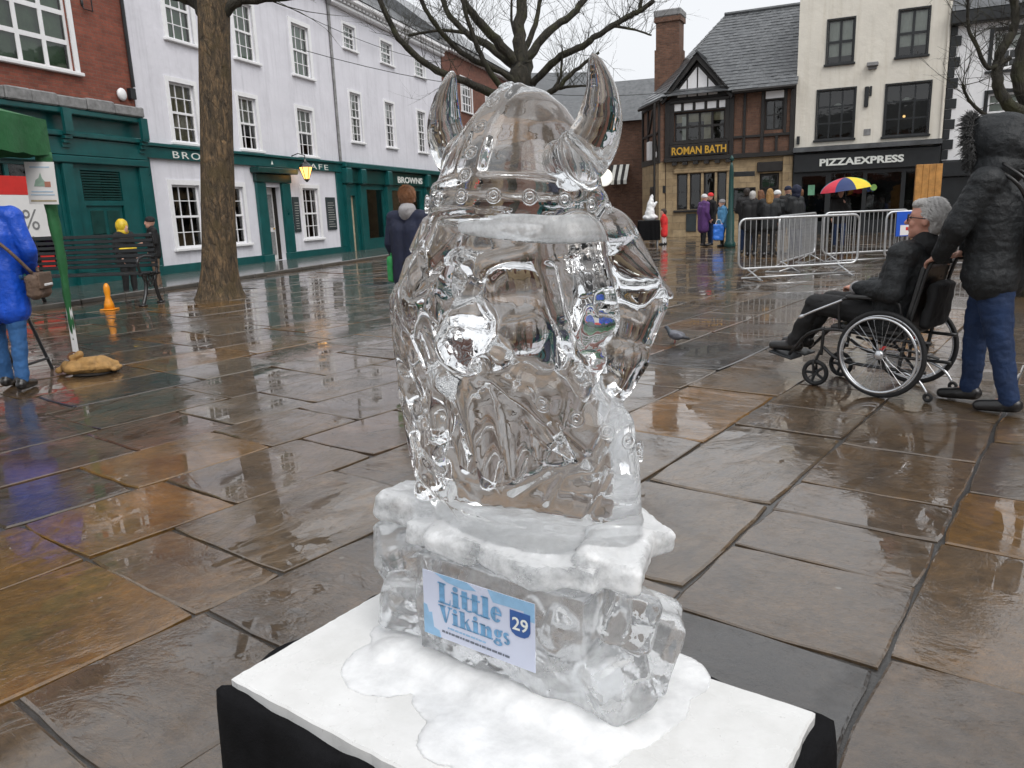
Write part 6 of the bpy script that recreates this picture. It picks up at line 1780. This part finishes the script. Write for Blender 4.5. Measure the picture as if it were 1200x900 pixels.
# ---- woman pushing
JW = dict(pelvis=(-.60, .12, .97), chest=(-.59, .13, 1.29), neck=(-.56, .14, 1.49), head=(-.52, .14, 1.625),
          shL=(-.57, .335, 1.42), elL=(-.45, .40, 1.17), wrL=(-.325, .27, .985), shR=(-.55, -.06, 1.42), elR=(-.42, -.14, 1.17), wrR=(-.325, -.20, .985),
          hipL=(-.61, .20, .92), knL=(-.68, .215, .51), anL=(-.78, .215, .09), toL=(-.61, .225, .035),
          hipR=(-.58, .04, .92), knR=(-.50, .02, .51), anR=(-.49, .02, .09), toR=(-.32, .02, .035))
def quilt(c, n):
    s = math.sin(c.z*62+1.5*noise.noise(c*3))
    return c + n*(.0035*abs(s)**.6 - .003 + noise.noise(c*7)*.011 + abs(noise.noise(c*17))*.008)
woman, TW = person('woman in black hooded padded coat and blue jeans pushing the wheelchair', WC_O, WC_A, JW, M['c_black'], M['c_jeans'], hood=M['c_black'], near=True,
                   bulk=1.24, hem=.12, coat_post=displace(quilt), hair=None, legs=1.16,
                   hand_f={'L': ((.75, -.35, -.35), (.35, .2, .8), 1), 'R': ((.75, .3, -.35), (.35, -.2, .8), -1)})
face_bits(woman, TW)
h_ = MB(TW); h_.ell((-.07, 0, .02), (.165, .15, .185), n=22, m=14); h_.ell((-.06, 0, -.12), (.16, .17, .11)); h_.ell((.02, 0, .05), (.12, .135, .15))
fuse(h_, 'outer_hood', M['c_black'], woman, .012, 3, post=wobble(.014, 9))
fu = MB(TW)
rf_ = random.Random(8)
for k in range(1500):      # loose hairs round the hood opening
    a = rf_.uniform(R(-50), R(230))
    p = Vector((.085+.03*math.sin(a)+rf_.uniform(-.025, .02), .128*math.cos(a), .035+.160*math.sin(a)))
    d_ = Vector((rf_.gauss(.55, .5), math.cos(a)*.8+rf_.gauss(0, .45), math.sin(a)*.8+rf_.gauss(0, .45))).normalized()*rf_.uniform(.03, .075)
    q_ = p+d_*.6+Vector((0, 0, -.006)); fu.tube([p, q_, p+d_+Vector((0, 0, -.016))], [.0035, .0026, .0006], 3, cap=False)
tag(fu.build('fur_trim', M['fur'], woman), kind='stuff')
MB().tube(smooth_path([(-.58, .30, 1.515), (-.73, .30, 1.40), (-.77, .15, 1.22), (-.73, .0, 1.06), (-.63, -.1, .98)], 5), .011, 6).build('bag_strap', M['leather'], woman, True)
hb_ = tag(empty('shoulder_bag', (WC_O[0], WC_O[1], 0), WC_A), 'black shoulder bag hanging behind the woman in the padded coat', 'bag')
q = MB(); q.bbox(-.92, -.82, .03, .29, 1.02, 1.24, .02)
fuse(q, 'bag_body', M['leather'], hb_, .012, 3, post=wobble(.01, 9))
MB().tube(smooth_path([(-.87, .28, 1.2), (-.80, .33, 1.4), (-.64, .30, 1.53), (-.78, .16, 1.42), (-.87, .06, 1.2)], 5), .008, 6).build('strap', M['leather'], hb_, True)

# ---- person in blue at the left edge with a brown bag
JB = stand_pose(1.80, .02, .10, armL=((-.02, .28, 1.14), (.14, .22, .98)), armR=((-.02, -.28, 1.14), (.12, -.22, .96)))
blue, TB = person('person in bright blue jacket and jeans cut off by the left edge', (-4.36, 6.62, 0), R(100), JB, M['c_blue'], M['c_jeans2'], hair=M['h_dark'], near=True, hem=.30, bulk=1.14, coat_post=displace(lambda c, n: c+n*(noise.noise(Vector((c.x*7, c.y*7, c.z*4)))*.012+abs(noise.noise(Vector((c.x*12, c.y*12, c.z*7))))*.008)))
face_bits(blue, TB)
bb = tag(empty('messenger_bag', (-4.36, 6.62, 0), R(100)), 'brown messenger bag on the hip of the blue jacket', 'bag')
q = MB(); q.bbox(-.12, .20, -.36, -.25, .78, 1.0, .03); fuse(q, 'bag_body', M['c_brown'], bb, .012, 4, post=wobble(.012, 10))
q = MB(); q.bbox(-.10, .18, -.375, -.355, .86, 1.005, .008); fuse(q, 'flap', M['c_brown'], bb, .008, 2)
MB().bbox(-.02, .14, -.385, -.374, .885, .905, .003).build('reflective_strip', M['c_white'], bb)
MB().tube(smooth_path([(.05, -.32, 1.0), (.17, -.2, 1.2), (.17, .02, 1.42), (.02, .12, 1.57), (-.14, .02, 1.42), (-.16, -.2, 1.2), (-.08, -.32, 1.0)], 5), .014, 6).build('strap', M['c_brown'], bb, True)

# ---- person seen from behind beside the sculpture
JP = stand_pose(1.64, .02, .05)
p2, T2 = person('brown haired person in navy coat seen from behind, left of the sculpture', (-1.04, 8.25, 0), R(62), JP, M['c_navy'], M['c_blackwool'], hair=M['h_brown'], near=True, hem=.2, bulk=.98, headturn=R(30))
strands(p2, T2, cloth('chestnut_hair_strands', (.24, .105, .045), .5, 0), 1200, .05, 6)
fuse(MB(T2).cone((-.06, .0, -.13), (-.02, 0, -.13), .10, .095), 'grey_hood', M['c_grey'], p2, .012, 2, post=wobble(.01, 12))
gb = tag(empty('green_bag', (-1.04, 8.25, 0), R(62)), 'green shopping bag held beside the navy coat', 'bag')
q = MB(); q.bbox(-.08, .12, .17, .25, .66, .95, .02); fuse(q, 'bag_body', M['c_green'], gb, .014, 3, post=wobble(.01, 9))
MB().tube(smooth_path([(-.04, .21, .94), (.0, .21, 1.02), (.05, .21, 1.02), (.08, .21, .94)], 4), .008, 6).build('handle', M['c_green'], gb, True)

# ---- two by the bench
py, TY = person('child in yellow and black hooded raincoat behind the bench', (-7.76, 15.9, 0), R(-20), stand_pose(1.44, .03, .04), M['c_blackwool'], M['c_blackwool'], hood=M['c_yellow'], hem=.15, bulk=1.1, voxel=.018)
for z in (.92, 1.08): MB().torus((.01, 0, z), .20, .02, n=28, k=8).build('yellow_band', M['c_yellow'], py, True)
person('youth in black jacket, cap and tan trousers standing at the bench end', (-7.66, 17.0, 0), R(215), stand_pose(1.52, .0, .04, armL=((.02, .24, 1.12), (.22, .08, 1.12))), M['c_blackwool'], M['c_tan'], hat=M['c_blackwool'], hem=.1, voxel=.018)
# ---- visitors by the pub
person('adult in long purple padded coat with white hat near the pub', (6.45, 25.6, 0), R(20), stand_pose(1.66, .02, .04), M['c_purple'], M['c_blackwool'], hat=M['c_white'], hem=.35, bulk=1.15)
person('person with bright red hat between the purple and light blue coats', (6.78, 25.9, 0), R(200), stand_pose(1.70, .02, .04), M['c_blackwool'], M['c_jeans'], hat=M['c_red'], hem=.15)
person('child in light blue jacket and hat in front of the pub window', (6.92, 25.0, 0), R(190), stand_pose(1.46, .03, .05), M['c_sky'], M['c_blackwool'], hat=M['c_grey'], hem=.12)
fb = tag(empty('carrier_bag', (6.72, 24.75, 0)), 'bright blue carrier bag held by the child near the pub', 'bag')
q = MB(); q.bbox(-.17, .17, -.06, .06, .22, .72, .02); fuse(q, 'bag_body', simple('bright_blue_plastic', (.03, .16, .60), .4), fb, .02, 2, post=wobble(.02, 8))
MB().tube(smooth_path([(-.1, 0, .7), (-.05, 0, .85), (.05, 0, .85), (.1, 0, .7)], 4), .01, 6).build('handle', M['c_white'], fb)
person('small child in red coat beside the far ice figure', (5.66, 28.0, 0), R(170), stand_pose(1.20, .03, .05), M['c_red'], M['c_white'], hair=M['h_dark'], hem=.30, bulk=1.05)
# ---- crowd behind the barrier
crowd = [((6.28, 20.0, 0), R(60), 1.62, M['c_blackwool'], M['c_blackwool'], dict(hair=M['h_white']), 'grey haired adult in dark jacket, leftmost of the crowd behind the barrier'),
         ((6.62, 19.7, 0), R(75), 1.66, M['c_black'], M['c_blackwool'], dict(hair=M['h_blond'], long_hair=True), 'long haired blond woman in black coat behind the barrier'),
         ((7.03, 20.3, 0), R(110), 1.62, M['c_black'], M['c_grey'], dict(hat=M['c_white']), 'person with white knit hat behind the barrier'),
         ((7.36, 19.9, 0), R(120), 1.70, M['c_black'], M['c_navy'], dict(hood=M['c_navy']), 'person in dark blue hood and black coat behind the barrier'),
         ((6.45, 21.0, 0), R(80), 1.72, M['c_blackwool'], M['c_jeans'], dict(hair=M['h_dark']), 'tall dark haired man standing second row behind the barrier'),
         ((6.95, 21.4, 0), R(95), 1.66, M['c_navy'], M['c_blackwool'], dict(hair=M['h_brown'], long_hair=True), 'long brown haired woman in navy, second row behind the barrier'),
         ((7.62, 21.2, 0), R(100), 1.74, M['c_blackwool'], M['c_tan'], dict(hat=M['c_navy']), 'tall person in navy knit hat, second row behind the barrier'),
         ((7.72, 20.6, 0), R(150), 1.64, M['c_navy'], M['c_jeans'], dict(hair=M['h_brown']), 'brown haired adult in navy coat, rightmost of the barrier crowd')]
for loc, rz, h, c_, t_, kw, lab in crowd:
    person(lab, loc, rz, stand_pose(h, .02, .04, armL=((.06, .24, 1.14), (.24, .1, 1.12))), c_, t_, hem=.18, bulk=1.08, **kw)
# ---- umbrella and its holder
uh, TU = person('person in dark coat holding the multicoloured umbrella', (9.42, 22.1, 0), R(-110), stand_pose(1.62, .0, .04, armL=((.10, .22, 1.15), (.22, .12, 1.32))), M['c_blackwool'], M['c_jeans'], hair=M['h_blond'], hem=.15)
um = tag(empty('umbrella', (9.50, 21.95, 0)), 'open umbrella in red, blue, yellow and green panels', 'umbrella')
cols = [(.02, .04, .14), (.75, .55, .02), (.02, .30, .10), (.02, .10, .42), (.62, .03, .05), (.75, .30, .02), (.02, .25, .35), (.65, .03, .06)]
TUm = Matrix.Translation((0, 0, 1.42)) @ Matrix.Rotation(R(-7), 4, 'Y')
for k in range(8):
    a0, a1 = R(-112.5-23+45*k), R(-112.5+22+45*k)
    vs, fs = [], []
    for i in range(7):
        t = i/6; r_ = .70*math.sin(t*1.35)/math.sin(1.35); z = .52-.34*(t**1.7)
        for j in range(5):
            a = a0+(a1-a0)*j/4; sc = 1-.06*t*math.sin(math.pi*j/4)
            vs.append((r_*sc*math.cos(a), r_*sc*math.sin(a), z))
    for i in range(6):
        for j in range(4): fs.append((i*5+j, i*5+j+1, i*5+6+j, i*5+5+j))
    MB(TUm).add(vs, fs).build('panel', simple('umbrella_panel_%s' % 'abcdefgh'[k], cols[k], .55, .1), um, True)
    a = R(-112.5+45*k-22.5)
    MB(TUm).tube([(.0, 0, .50), (.40*math.cos(a), .40*math.sin(a), .40), (.68*math.cos(a), .68*math.sin(a), .17)], .005, 5).build('rib', M['iron'], um)
MB(TUm).tube([(0, 0, .6), (0, 0, -.25)], .009, 6).build('shaft', M['iron'], um)
bpy.data.scenes.remove(TMP)
